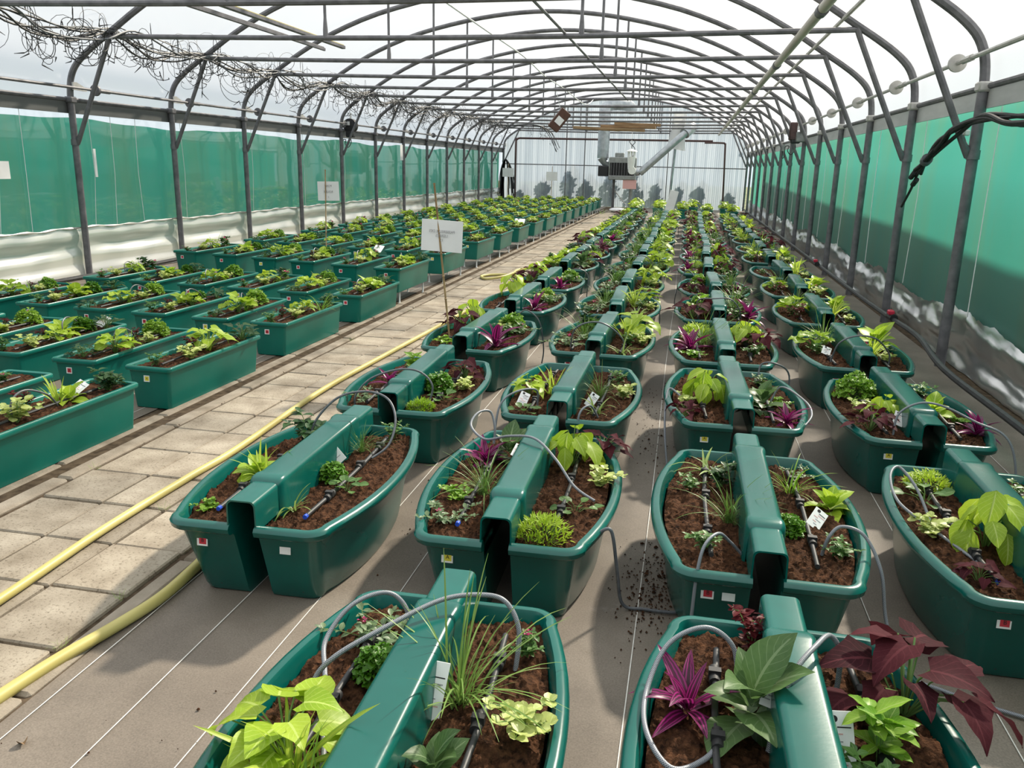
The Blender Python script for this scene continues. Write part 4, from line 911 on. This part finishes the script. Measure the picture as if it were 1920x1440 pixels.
# braided feed hoses near the camera
def braided(name, pts, r, label, mat='braid'):
    o = MB().tube(smooth_path(pts, 8), r, 10).build(name, mat); return tag(o, label, 'hose', 'braided water hoses')
braided('braided_hose', [(-0.39, 2.06, .33), (-0.39, 2.10, .44), (-0.44, 2.13, .51), (-0.52, 2.12, .525), (-0.62, 2.06, .525), (-0.74, 1.92, .50), (-0.84, 1.82, .46), (-0.885, 1.78, .40), (-0.83, 1.70, .36), (-0.77, 1.58, .34), (-0.74, 1.45, .33)], 0.0072, 'grey braided hose looping over the spine of the nearest second-column planter')
braided('braided_hose', [(-0.735, 2.14, .33), (-0.76, 2.17, .42), (-0.82, 2.16, .47), (-0.90, 2.08, .46), (-0.94, 1.98, .40), (-0.90, 1.88, .37), (-0.84, 1.76, .345), (-0.80, 1.66, .335)], 0.0072, 'grey braided hose arching over the left rim among trailing verbena')
braided('braided_hose', [(0.24, 2.13, .33), (0.22, 2.16, .44), (0.14, 2.16, .49), (0.04, 2.10, .46), (-0.01, 1.98, .39), (-0.005, 1.82, .38), (0.06, 1.72, .36), (0.14, 1.78, .35), (0.20, 1.90, .34)], 0.0072, 'grey braided hose arching around the magenta rosette at the front')
braided('braided_hose', [(0.50, 2.12, .33), (0.505, 2.15, .46), (0.47, 2.14, .525), (0.42, 2.06, .535), (0.36, 1.97, .51), (0.32, 1.90, .44), (0.30, 1.86, .34)], 0.0072, 'short grey braided hose hopping over the spine beside the big green leaves')
braided('braided_hose', [(0.30, 2.98, .34), (0.25, 2.95, .40), (0.20, 2.88, .46), (0.15, 2.80, .44), (0.13, 2.755, .34), (0.125, 2.75, .2), (0.12, 2.77, .06), (0.115, 2.8, .012)], 0.0062, 'grey braided hose dropping over the front rim of the second third-column planter')
braided('braided_hose', [(0.60, 3.05, .34), (0.615, 3.04, .42), (0.66, 3.06, .46), (0.74, 3.04, .44), (0.80, 2.98, .33), (0.83, 2.94, .16), (0.88, 2.86, .012), (1.0, 2.76, .012), (1.25, 2.66, .012), (1.5, 2.62, .012)], 0.0065, 'thin grey hose falling from the right rim to the floor')
braided('braided_hose', [(-0.90, 3.98, .34), (-0.90, 4.0, .42), (-0.93, 4.02, .50), (-0.98, 3.95, .51), (-0.99, 3.85, .47), (-0.90, 3.78, .43), (-0.76, 3.70, .485), (-0.62, 3.62, .51), (-0.50, 3.50, .46), (-0.40, 3.40, .38), (-0.30, 3.34, .345)], 0.0062, 'grey hose curling up and crossing the spine toward pale round leaves')
braided('braided_hose', [(-0.25, 3.02, .345), (-0.20, 3.02, .36), (-0.17, 3.03, .2), (-0.14, 3.05, .03), (-0.05, 3.06, .012), (0.05, 3.06, .012), (0.12, 3.08, .012)], 0.007, 'dark hose running across the floor between second and third columns', 'grey_hose')
braided('braided_hose', [(-1.42, 3.58, .35), (-1.36, 3.66, .40), (-1.36, 3.76, .50), (-1.43, 3.84, .58), (-1.55, 3.84, .61), (-1.68, 3.78, .58), (-1.78, 3.72, .46), (-1.80, 3.70, .34)], 0.006, 'grey hose arching high over the spine of the nearest planter beside the path', 'grey_hose')
braided('braided_hose', [(-1.44, 4.56, .34), (-1.42, 4.58, .46), (-1.50, 4.58, .54), (-1.62, 4.54, .555), (-1.76, 4.46, .51), (-1.84, 4.42, .42), (-1.86, 4.44, .34)], 0.006, 'grey hose arching over the second planter beside the path', 'grey_hose')
braided('braided_hose', [(1.10, 3.50, .34), (1.06, 3.62, .44), (1.00, 3.70, .50), (0.95, 3.62, .48), (0.96, 3.48, .42), (1.06, 3.36, .37), (1.14, 3.22, .345), (1.20, 3.08, .335)], 0.0062, 'grey hose looping over the left rim beside the lime cushion, right column')
braided('braided_hose', [(1.22, 4.72, .34), (1.24, 4.74, .46), (1.34, 4.74, .53), (1.46, 4.72, .525), (1.62, 4.68, .46), (1.74, 4.62, .42), (1.80, 4.58, .3), (1.84, 4.54, .012)], 0.0062, 'grey hose crossing the spine beside the magenta plant, right column')
braided('braided_hose', [(0.10, 5.02, .34), (-0.02, 5.16, .40), (-0.04, 5.0, .33), (-0.03, 4.8, .20), (0.0, 4.7, .012)], 0.0065, 'thin grey hose hugging the left rim, third planter of third column')
braided('braided_hose', [(0.60, 5.2, .34), (0.66, 5.2, .45), (0.78, 5.0, .42), (0.80, 4.85, .38), (0.74, 4.72, .34)], 0.0062, 'grey hose bending along the right rim, third planter of third column')
braided('braided_hose', [(-0.80, 4.72, .34), (-0.80, 4.66, .46), (-0.90, 4.55, .47), (-0.98, 4.48, .40), (-1.0, 4.42, .2), (-1.0, 4.36, .012)], 0.0062, 'grey hose dropping over the front left rim, third planter of second column')
braided('braided_hose', [(-0.42, 4.60, .34), (-0.46, 4.52, .43), (-0.51, 4.44, .40), (-0.515, 4.42, .25), (-0.51, 4.40, .05)], 0.0062, 'grey hose hooking over the front right rim, third planter of second column')
# plant tags
def plant_tag(x, y, z, rz, tilt, roll, label, k, w=0.055, h=0.13):
    t = tag(empty('plant_tag'), label, 'tag', 'white plant tags'); t.matrix_world = T(x, y, z) @ RZ(rz) @ RX(tilt) @ RY(roll)
    MB().bbox((0, 0, h*0.42), (w, 0.0016, h), 0.0007).build('card', 'white_plastic', t, smooth=False)
    MB().tube([(-w*.18, -0.0012, h*.80), (-w*.18, 0.0012, h*.80)], w*.13, 12).build('punched_hole', 'print_black', t)
    MB().box((w*0.16, -0.0012, h*.68), (w*.5, 0.0008, 0.003)).build('slit', 'print_black', t, smooth=False)
    rnd = random.Random(k)
    for q in range(5):
        MB().box((rnd.uniform(-.2, .2)*w, -0.0011, h*(.58-.11*q)), (w*rnd.uniform(.2, .55), 0.0006, 0.0032)).build('printed_line', rnd.choice(['print_pink', 'print_grey', 'print_grey']), t, smooth=False)
for i, a in enumerate([
    (-0.575, 1.78, .33, 0.35, -0.5, 0.25, 'white punched plant tag leaning on the spine, nearest second-column planter', .07, .17),
    (0.475, 1.83, .33, -0.1, -0.5, -0.15, 'white punched plant tag beside bright serrated leaves, nearest third-column planter', .065, .16),
    (0.60, 3.30, .35, 0.5, -0.8, 0.9, 'white plant tag tilted under lime leaves, second planter of third column', .06, .10),
    (-1.545, 3.50, .36, 0.7, -0.25, -0.6, 'white plant tag leaning on the spine, nearest planter beside the path', .05, .15),
    (-3.67, 4.28, .32, 0.3, -0.9, 0.6, 'white plant tag lying on soil in the nearest trough', .08, .11),
    (-0.90, 4.72, .35, 0.4, -0.7, 0.5, 'white plant tag left of the spine, third planter of second column', .06, .09),
    (-0.50, 4.80, .35, -0.3, -0.5, 0.4, 'white plant tag right of the spine, third planter of second column', .06, .09),
    (-0.72, 3.66, .40, 0.6, -0.9, 0.7, 'white plant tag near magenta rosette, second planter of second column', .05, .08),
    (1.275, 4.88, .36, 0.3, -0.7, 0.5, 'white plant tag beside purple vine, second planter of right column', .06, .09),
    (-4.96, 6.2, .32, 0.3, -0.9, 0.5, 'white plant tag in the third trough from the path, second row', .08, .12),
    (-4.30, 11.2, .52, 0.3, -1.1, 0.3, 'white card lying in a raised trough below the first paper sign', .13, .18),
    (1.16, 6.75, .36, 0.3, -0.8, 0.5, 'white plant tag among pale leaves, third planter of right column', .07, .08),
    (0.30, 1.94, .42, 0.3, -0.6, 0.4, 'white tag half hidden under the big green leaves', .05, .09),
    (-3.62, 18.2, .52, 0.2, -1.2, 0.1, 'white card lying on the ninth trough beside the path', .22, .24)]):
    plant_tag(*a[:6], a[6], i, a[7], a[8])
# paper signs on canes
def cane_sign(base, top, size, at, rot, lines, label, font):
    t = tag(empty('cane_sign', base), label, 'sign'); d = Vector(top)-Vector(base)
    c = MB(); n = 7; pts = []; rad = []
    for i in range(n):
        for e, rr in ((0.0, 1.0), (0.93, 1.0), (0.96, 1.35), (0.985, 1.35)): pts.append(d*((i+e)/n)); rad.append(0.0085*rr)
    c.tube(pts, rad, 8).build('cane', 'bamboo', t)
    M = T(*(Vector(at)-Vector(base))) @ rot
    def fn(u, v): return ((-.5+u)*size[0], 0.006*math.sin(u*5)*v, (-.5+v)*size[1])
    sh = MB().grid(fn, 10, 6); sh.add([(x, y+0.0012, z) for x, y, z in sh.v], [tuple(reversed(f)) for f in sh.f])
    s = sh.build('sheet', 'paper', t); s.matrix_local = M
    for (body, zz) in lines: text_part('lettering', body, font, 'print_grey', s, T(0, -0.008, zz) @ RX(PI/2) @ Matrix.Diagonal((-1, 1, 1, 1)))
cane_sign((-1.86, 6.50, 0.30), (-2.02, 6.58, 1.60), (0.345, 0.255), (-1.945, 6.55, 1.18), RZ(0.05) @ RY(0.045), [('PASSERELLE DES', .035), ('LIERRES', .0), ('15', -.035)],
          'large white paper sign on a leaning bamboo cane beside the path', 0.030)
cane_sign((-5.44, 12.0, 0.0), (-5.40, 12.0, 1.63), (0.345, 0.285), (-5.365, 12.01, 1.31), RZ(0.03) @ RY(-0.02), [('PONT', .075), ('ROUGE', -.01), ('1', -.09)],
          'smaller white paper sign on a cane among the raised troughs', 0.045)
for x, y, z, h, lab, w in ((-5.4, 33.5, 0.0, 1.75, 'distant white paper sign on a thin stick above the far troughs', .45), (-7.9, 36.8, 0.0, 1.85, 'white paper notice hanging at the far left corner', .5)):
    t = tag(empty('cane_sign', (x, y, z)), lab, 'sign'); MB().tube([(0, 0, 0), (0.03, 0, h)], 0.012, 6).build('cane', 'bamboo', t)
    MB().box((0.02, -0.02, h*.78), (w, 0.004, w*.75)).build('sheet', 'paper', t, smooth=False)
o = MB().bbox((0, 0, 0), (0.28, 0.02, 1.05), 0.005, Matrix.Rotation(0.22, 3, 'Y')).build('white_board', 'paper', smooth=False); o.location = (-0.55, 28.2, 0.55); tag(o, 'white narrow board leaning among the last oval planters', 'board')
for y, z, w, h, lab in ((24.6, 2.05, .42, .45, 'white sheet fixed under the left gutter past the motor'), (10.95, 1.65, .05, .40, 'narrow white strip stuck on the left net by the second post'), (9.2, 1.55, .30, .22, 'faint pale sheet behind the left film near the frame edge')):
    o = MB().box((XL+0.0 if w > .1 else XL+0.02, y, z), (0.004, w, h)).build('wall_sheet', 'paper', smooth=False); tag(o, lab, 'sheet')

# drip tube bundle along the left ties
t = tag(empty('drip_tube_bundle', (0, 0, 0)), 'tangled bundle of black drip tubes slung along the left ties', 'tubing')
rnd = random.Random(3); ties = vis+[]
main_paths = []
for k in range(9):
    pts = []; bx = -7.75+rnd.uniform(-.22, .30)
    for i, y in enumerate(ties[:11]):
        x = bx+rnd.uniform(-.10, .10)+0.10*max(0, i-6); pts.append((x-0.08, y-2.0, 3.36-rnd.uniform(.02, .10))) if i == 0 else None
        pts.append((x, y, 3.37+rnd.uniform(-.03, .03)))
        pts.append((x+rnd.uniform(-.14, .14), y+0.8, 3.37-rnd.uniform(.04, .26))); pts.append((x+rnd.uniform(-.14, .14), y+1.6, 3.37-rnd.uniform(.04, .22)))
    if k < 5: pts += [(-6.2+rnd.uniform(-.1, .1), 33.0, 3.30), (-5.6+rnd.uniform(-.1, .1), 33.5, 3.1), (-5.25+rnd.uniform(-.15, .15), 33.6, 2.6-rnd.uniform(0, .4))]
    sp_ = smooth_path(pts, 5); main_paths.append(sp_)
    MB().tube(sp_, 0.013 if k < 6 else 0.008, 5).build('main_tube', 'dark_pipe' if k % 4 else 'grey_hose', t)
curl = MB()
for k in range(620):
    path_ = main_paths[rnd.randrange(9)]; i0 = int(rnd.random()**1.0*(len(path_)-3)); p = Vector(path_[i0]); n = 14; pts = []
    R = rnd.uniform(.06, .20); a = rnd.uniform(0, 2*PI); plane = rnd.uniform(0, PI); u = Vector((math.cos(plane), math.sin(plane), 0)); turn = rnd.uniform(.35, 1.25)*2*PI*rnd.choice((-1, 1)); drop = rnd.uniform(.0, .38)
    c0 = p-(u*math.cos(a)+Vector((0, 0, 1))*math.sin(a))*R
    for j in range(n+1):
        th = a+turn*j/n; pts.append(c0+(u*math.cos(th)+Vector((0, 0, 1))*math.sin(th))*R+Vector((0, 0, -drop*(j/n)**1.3)))
    curl.tube(pts, rnd.choice((0.0035, 0.0045, 0.0055)), 3, False)
    e = pts[-1]; q = Vector((rnd.uniform(-1, 1), rnd.uniform(-1, 1), rnd.uniform(-.8, .4))).normalized()
    curl.tube([e, e+q*0.02, e+q*0.13], [0.007, 0.008, 0.003], 4)
curl.build('thin_drip_tubes', 'black_rubber', t, kind='stuff')

# motors on the shafts
def motor(x, y, z, s, label):
    t = tag(empty('winding_motor', (x, y, z)), label, 'motor')
    if s > 0: MB().tube([(0, -.05, 0), (0, -.04, 0), (0, .12, 0), (0, .14, 0)], [0.15, 0.17, 0.17, 0.14], 24).build('drum_housing', 'black_rubber', t)
    else: MB().bbox((-.06, .04, -.02), (0.16, 0.22, 0.38), .02).build('housing', 'brown_frame', t); MB().bbox((.10, .0, -.14), (0.20, 0.20, 0.22), .02).build('gear_case', 'heater_grey', t)
    MB().bbox((0, .02, -0.20), (0.20, 0.16, 0.16), 0.02).build('gearbox', 'dark_pipe', t)
    if s > 0: MB().tube([(0, .141, 0), (0, .150, 0)], [0.135, 0.12], 24).build('cover_plate', 'heater_grey', t)
    MB().bbox((-s*0.02, -.052, 0.05), (0.07, 0.006, 0.09), 0.002).build('rating_plate', 'paper', t)
    MB().box((-s*0.10, -.10, 0.0), (0.06, 0.20, 0.05), Matrix.Rotation(0.4, 3, 'X')).build('arm', 'steel', t, smooth=False)
    MB().tube(smooth_path([(0, 0, -.28), (.02, 0, -.40), (-.06, 0, -.52), (-.14, 0, -.44), (-.12, 0, -.34), (-.20, 0, -.36), (-.20, 0, -.55), (-.24, 0, -.60), (-.25, 0, -.45)], 6), 0.010, 6).build('cable', 'black_rubber', t)
    MB().bbox((-.24*1, 0, -.38), (0.06, 0.05, 0.14), 0.008).build('plug', 'heater_grey', t)
    MB().tube([(0.02, 0, 0.16), (0.02, 0, 0.30)], 0.028, 8).build('neck', 'white_plastic', t)
motor(XL+0.16, 20.2, 2.62, 1, 'round black winding motor on the left shaft')
motor(XR-0.20, 20.0, 2.64, -1, 'square dark winding motor on the right shaft')

# cable bundle on the right post
t = tag(empty('cable_bundle', (0, 0, 0)), 'bundle of thick black cables tied to the right brace', 'cables'); rnd = random.Random(5)
for k in range(6):
    j = lambda s=.035: rnd.uniform(-s, s)
    pts = [(2.30+j(), 5.9, 2.12+j()), (2.30+j(), 6.9, 2.15+j()), (2.28+j(), 7.5, 2.19+j()), (2.24+j(), 8.05, 2.13+j()), (2.22+j(), 8.45, 2.02+j()), (2.22+j(.02), 8.85, 1.89+j(.02)), (2.23+j(), 9.12, 1.77+j(.03))]
    if k == 0: pts += [(2.30, 9.6, 1.60), (2.36, 10.15, 1.40)]
    MB().tube(smooth_path(pts, 6), 0.017 if k else 0.014, 8).build('cable', 'black_rubber', t)
MB().tube([(2.225, 8.83, 1.90), (2.225, 8.90, 1.875)], 0.052, 10).build('tie', 'grey_hose', t)
MB().bbox((2.33, 8.12, 2.11), (0.05, 0.06, 0.05), 0.01).build('tie', 'white_plastic', t)
for k, q in enumerate([(2.20, 9.13, 1.77), (2.25, 9.2, 1.80), (2.24, 9.18, 1.70)]): MB().tube([q, (q[0], q[1]+.12, q[2]-.05)], 0.026, 8).build('plug', 'black_rubber', t)
# irrigation main along both walls
t = tag(empty('irrigation_main'), 'black irrigation pipe along the foot of the right wall', 'pipe')
MB().tube(smooth_path([(2.20, 3.4, .18), (2.16, 5.4, .22), (2.12, 7.0, .24), (2.24, 8.3, .26), (2.22, 9.4, .26), (2.26, 11.0, .22), (2.22, 13.0, .25), (2.30, 16, .20), (2.28, 20, .22), (2.30, 28, .2), (2.3, 37, .2)], 6), 0.026, 8).build('pipe', 'dark_pipe', t)
for y, z in ((9.3, .28), (14.8, .25)):
    v = MB().tube([(2.22, y-.10, z), (2.22, y+.10, z)], 0.042, 8).build('valve_body', 'black_rubber', t); MB().bbox((2.20, y-.02, z+.05), (0.06, 0.10, 0.05), .01).build('valve_handle', 'red_valve', v)
o = MB().tube(smooth_path([(-8.35, 6.0, .10), (-8.25, 9.5, .10), (-8.0, 11.5, .16), (-7.85, 13.2, .22), (-7.9, 15.5, .2), (-8.2, 20, .1), (-8.3, 32, .1)], 6), 0.030, 8).build('irrigation_main', 'dark_pipe'); tag(o, 'grey-black irrigation pipe along the foot of the left wall', 'pipe')

# hot air heater near the end wall
hx, hy, hz = -2.72, 35.0, 1.72
t = tag(empty('air_heater', (hx, hy, hz)), 'grey suspended hot-air heater with black louvres near the end wall', 'heater')
MB().bbox((0, .25, 0), (1.10, 0.7, 0.90), 0.03).build('casing', 'heater_grey', t)
MB().box((0, -.11, -.02), (0.98, 0.02, 0.50)).build('opening', 'dark_cavity', t, smooth=False)
for k in range(9): MB().box((-.44+.11*k, -.13, -.02), (0.018, 0.02, 0.50)).build('louvre', 'steel', t, smooth=False)
MB().bbox((0, -.13, -.36), (1.08, 0.06, 0.16), .02).build('lower_panel', 'heater_grey', t)
MB().bbox((-.14, .2, .53), (0.36, 0.4, 0.18), .02).build('control_box', 'heater_grey', t)
MB().bbox((-.78, .2, -.12), (0.42, 0.4, 0.40), .02).build('burner', 'black_rubber', t)
d = MB(); zs = [i/20 for i in range(21)]; d.tube([(-.84, .3, .40+1.75*z) for z in zs], [0.235+0.012*(i % 2) for i in range(21)], 16); d.build('flue_duct', 'duct', t)
MB().tube(smooth_path([(-.84, .3, 2.12), (-.82, .35, 2.35), (-.62, .5, 2.52), (-.2, .9, 2.56), (0.0, 1.6, 2.56), (0.0, 3.6, 2.56)], 4), 0.24, 14).build('flue_elbow', 'duct', t)
MB().tube([(-.84, .3, .42), (-.76, .3, .22), (-.50, .3, .06)], [0.23, 0.14, 0.10], 14).build('flue_collar', 'duct', t)
e = MB().tube(smooth_path([(.50, .2, -.12), (.72, .2, -.12), (.86, .2, -.02), (2.40, .4, 1.42), (2.66, .6, 1.62)], 3), 0.145, 14).build('outlet_pipe', 'duct', t)
MB().tube(smooth_path([(2.40, .40, 1.42), (2.62, .7, 1.66), (2.66, 1.2, 1.70), (2.66, 2.4, 1.70)], 5), 0.22, 14).build('outlet_elbow', 'duct', t)
for x in (-.36, -.30): MB().tube([(x, .2, -.42), (x, .2, -1.70)], 0.03, 8).build('support_leg', 'steel', t)
MB().tube([(.38, .3, -.45), (.38, .3, -1.70)], 0.075, 8).build('support_leg', 'heater_grey', t)
MB().tube([(-.28, .25, -.9), (.34, .25, -1.6)], 0.02, 6).build('cross_strut', 'steel_light', t)
MB().box((.34, -.10, -.62), (0.55, 0.02, 0.36)).build('notice', 'print_pink', t, smooth=False)
# hanging white sensor fan in front of the heater
t = tag(empty('hanging_sensor', (-2.15, 31.75, 2.0)), 'white capped sensor housing hanging on a cord before the heater', 'sensor')
MB().tube([(0, 0, 0.34), (0, 0, 0.36), (0, 0, 0.44)], [0.22, 0.20, 0.02], 18).build('cap', 'white_plastic', t)
for k in range(8): MB().box((0.13*math.cos(k*PI/4), 0.13*math.sin(k*PI/4), 0.25), (0.05, 0.02, 0.18), Matrix.Rotation(k*PI/4+PI/2, 3, 'Z')).build('slat', 'white_plastic', t, smooth=False)
MB().tube([(0, 0, 0.16), (0, 0, 0.05), (0, 0, -.30)], [0.15, 0.14, 0.11], 16).build('body', 'white_plastic', t)
MB().tube([(0.05, -.10, -.34), (0.05, .10, -.34)], 0.14, 16).build('fan_housing', 'white_plastic', t)
MB().tube(smooth_path([(0, 0, .44), (.0, 0, .55), (.10, 0, .66), (.02, 0, .78), (-.10, 0, .70), (-.02, 0, .58), (.10, 0, .45), (.06, 0, .2), (-.1, 0, -.2), (-.06, 0, -.5), (.1, 0, -.46)], 6), 0.014, 6).build('cable', 'black_rubber', t)
MB().tube([(-.02, 0, .45), (-.02, 0, 1.3)], 0.008, 5).build('cord', 'white_plastic', t)
# brown instrument box hung from the ties
t = tag(empty('instrument_box', (-3.08, 20.0, 2.80)), 'tilted brown box with a white label hanging from a tie', 'box'); t.rotation_euler = (0.1, -0.9, 0.25)
MB().bbox((0, 0, 0), (0.52, 0.12, 0.27), .012).build('case', 'brown_box', t); MB().box((-.02, -.062, 0), (0.17, 0.004, 0.17)).build('label_plate', 'paper', t, smooth=False)
MB().tube([(0.2, .05, .13), (0.44, .05, .46)], 0.006, 5).build('cord', 'white_plastic', t)
t = tag(empty('sleeved_pole', (-0.78, 36.5, 0)), 'grey-green pole with translucent sleeve beside the heater outlet', 'pole')
MB().tube([(0, 0, 0), (0.10, 0, 2.5), (0.16, 0, 3.4)], 0.055, 8).build('pole', 'duct', t)
MB().tube([(0.12, 0, 2.55), (0.14, 0, 2.7), (0.18, 0, 3.3), (0.22, 0, 4.0)], [0.42, 0.36, 0.30, 0.26], 12, False).build('sleeve', 'film_skirt_right', t)
# planks stored across the far ties
for k, (x, y, ln, rot) in enumerate(((-2.7, 29.6, 2.2, .10), (-2.2, 29.9, 1.9, -.06), (-1.9, 30.2, 1.6, .04), (-3.2, 29.3, 1.7, .5))):
    o = MB().bbox((0, 0, 0), (ln, 0.20, 0.09), .008).build('stored_plank', 'wood', smooth=False); o.location = (x, y, 3.02+.10*(k % 3)); o.rotation_euler = (0, 0.02, rot)
    tag(o, 'wooden plank stored on the far ties, %s of the pile' % ('lowest', 'second', 'third', 'skewed one')[k], 'plank', 'planks stored on the ties')
# black hoses hung in the far left corner
t = tag(empty('hung_hoses', (-8.2, 37.6, 0)), 'black hoses hung over a hook in the far left corner', 'hoses'); rnd = random.Random(9)
for k in range(14):
    a = rnd.uniform(.15, .55)*(1 if k > 3 else -.6); MB().tube(smooth_path([(-.10+rnd.uniform(-.1, .1), 0, .025), (-.08+rnd.uniform(-.08, .08), 0, 1.4), (0, 0, 1.98+rnd.uniform(-.04, .04)), (a*.6, 0, 1.6), (a, rnd.uniform(-.1, .1), .5+rnd.uniform(-.3, .3))], 5), 0.020, 5).build('hose', 'black_rubber', t)
# white sack and small rubble at the end of the path
o = MB().grid(lambda u, v: (.34*math.cos(2*PI*u)*math.sin(PI*v)*(1+.2*math.sin(7*u*2*PI)*.5), .26*math.sin(2*PI*u)*math.sin(PI*v), .10*math.cos(PI*v)+.02*math.sin(9*u*2*PI)), 18, 8).build('white_sack', 'paper'); o.location = (-2.75, 34.0, 0.10); tag(o, 'crumpled white sack lying at the end of the path', 'sack')
# leaf litter, soil spills and weeds on the floor
def clods(n, cx, cy, sx, sy, label, seed):
    rnd = random.Random(seed); b = MB()
    for _ in range(n):
        x, y = rnd.gauss(cx, sx), rnd.gauss(cy, sy); r = rnd.uniform(.0018, .0065)*(1 if rnd.random() < .9 else 2.0)
        vs = [Vector((math.cos(a)*r*rnd.uniform(.6, 1.2)+x, math.sin(a)*r*rnd.uniform(.6, 1.2)+y, 0.004)) for a in (0, 1.3, 2.5, 3.8, 5.0)]+[Vector((x, y, 0.006+r*.7))]
        b.add(vs, [(0, 1, 5), (1, 2, 5), (2, 3, 5), (3, 4, 5), (4, 0, 5)])
    o = b.build('spilled_soil', 'soil', smooth=False, kind='stuff'); tag(o, label, 'soil')
clods(420, -0.03, 3.25, .07, .22, 'dark soil crumbs spilled between second and third planter columns', 1)
clods(130, -1.18, 4.2, .05, .35, 'dark soil crumbs spilled between first and second planter columns', 2)
clods(160, -0.12, 5.6, .09, .5, 'soil crumbs scattered farther along the central aisle', 4)
clods(40, -1.2, 1.9, .5, .3, 'few soil crumbs scattered on the empty front mat', 6)
clods(160, -3.30, 6.0, .03, 2.0, 'soil and moss bits along the left edge of the path', 8)
dl = leaf(P_OVATE, 0.05, 1.6, 0.9, 6, 2); o = dl.build('dry_leaf', 'wood'); o.location = (-1.86, 1.80, 0.008); o.rotation_euler = (0, 0, 1.0); tag(o, 'curled dry brown leaf on the mat at the lower left', 'leaf')
def weed(x, y, label, sc=1.0):
    rnd = random.Random(int(abs(x*y*97))); P = sp_grass(rnd, 'lf_bright', 16, 0.05, 1.6, (.3, 1.4), (.2, 1.2)); o = put('weed', joined(P, 'weed'), None, T(x, y, 0.012) @ S(sc)); tag(o, label, 'weed', 'weeds between slabs')
for k, (x, y, lab) in enumerate(((-2.14, 2.62, 'grass weed at a slab corner beside the front yellow hose'), (-2.13, 2.27, 'tiny grass weed at the slab corner nearest the camera'), (-3.22, 3.87, 'tiny grass weed by the kerb below the nearest trough'), (-2.50, 3.46, 'tiny weed in the slab joint under the long yellow hose'), (-3.2, 7.6, 'weed by the left kerb beside the third trough'), (-3.22, 9.4, 'weed by the left kerb beside the fourth trough'), (-3.2, 32.4, 'bright weed clump at the far end of the path'))):
    weed(x, y, lab, 1.0 if k < 6 else 5)
# shrubs standing outside behind the end wall
rnd = random.Random(21)
for k, (x, h, w) in enumerate(((-6.5, .95, .9), (-5.3, 1.35, .75), (-4.5, 1.05, .8), (-3.4, 1.45, .75), (-2.3, 1.35, .9), (-1.3, .95, .7), (-.3, .85, .6), (0.6, .9, .7), (1.9, .7, .6), (-7.6, .6, .7))):
    t = tag(empty('shrub', (x, Y_END+0.40, 0)), 'dark shrub outside behind the corrugated end wall, %s from the left' % ORD[[2, 3, 4, 5, 6, 7, 8, 9, 10, 1][k]], 'shrub', 'shrubs beyond the end wall')
    MB().tube([(0, 0, -.06), (0, 0, h*.8)], 0.03, 6).build('trunk', 'bark', t); fo = MB(); lf = leaf(P_OVATE, 1.0, .4, .2, 3, 1)
    for q in range(620):
        h_ = h*1.25; zz = rnd.random(); r = w*.6*math.sqrt(max(0, 1-zz**2.2))*(0.75+0.35*math.sin(zz*9+k))*math.sqrt(rnd.random()); a = rnd.uniform(0, 2*PI)
        fo.merge(lf, place((r*math.cos(a), r*math.sin(a)*.28, .05+h_*zz), rnd.uniform(0, 6.3), rnd.uniform(0, 1.3)) @ S(rnd.uniform(.10, .2)))
    fo.build('foliage', 'lf_shrub', t, kind='stuff')
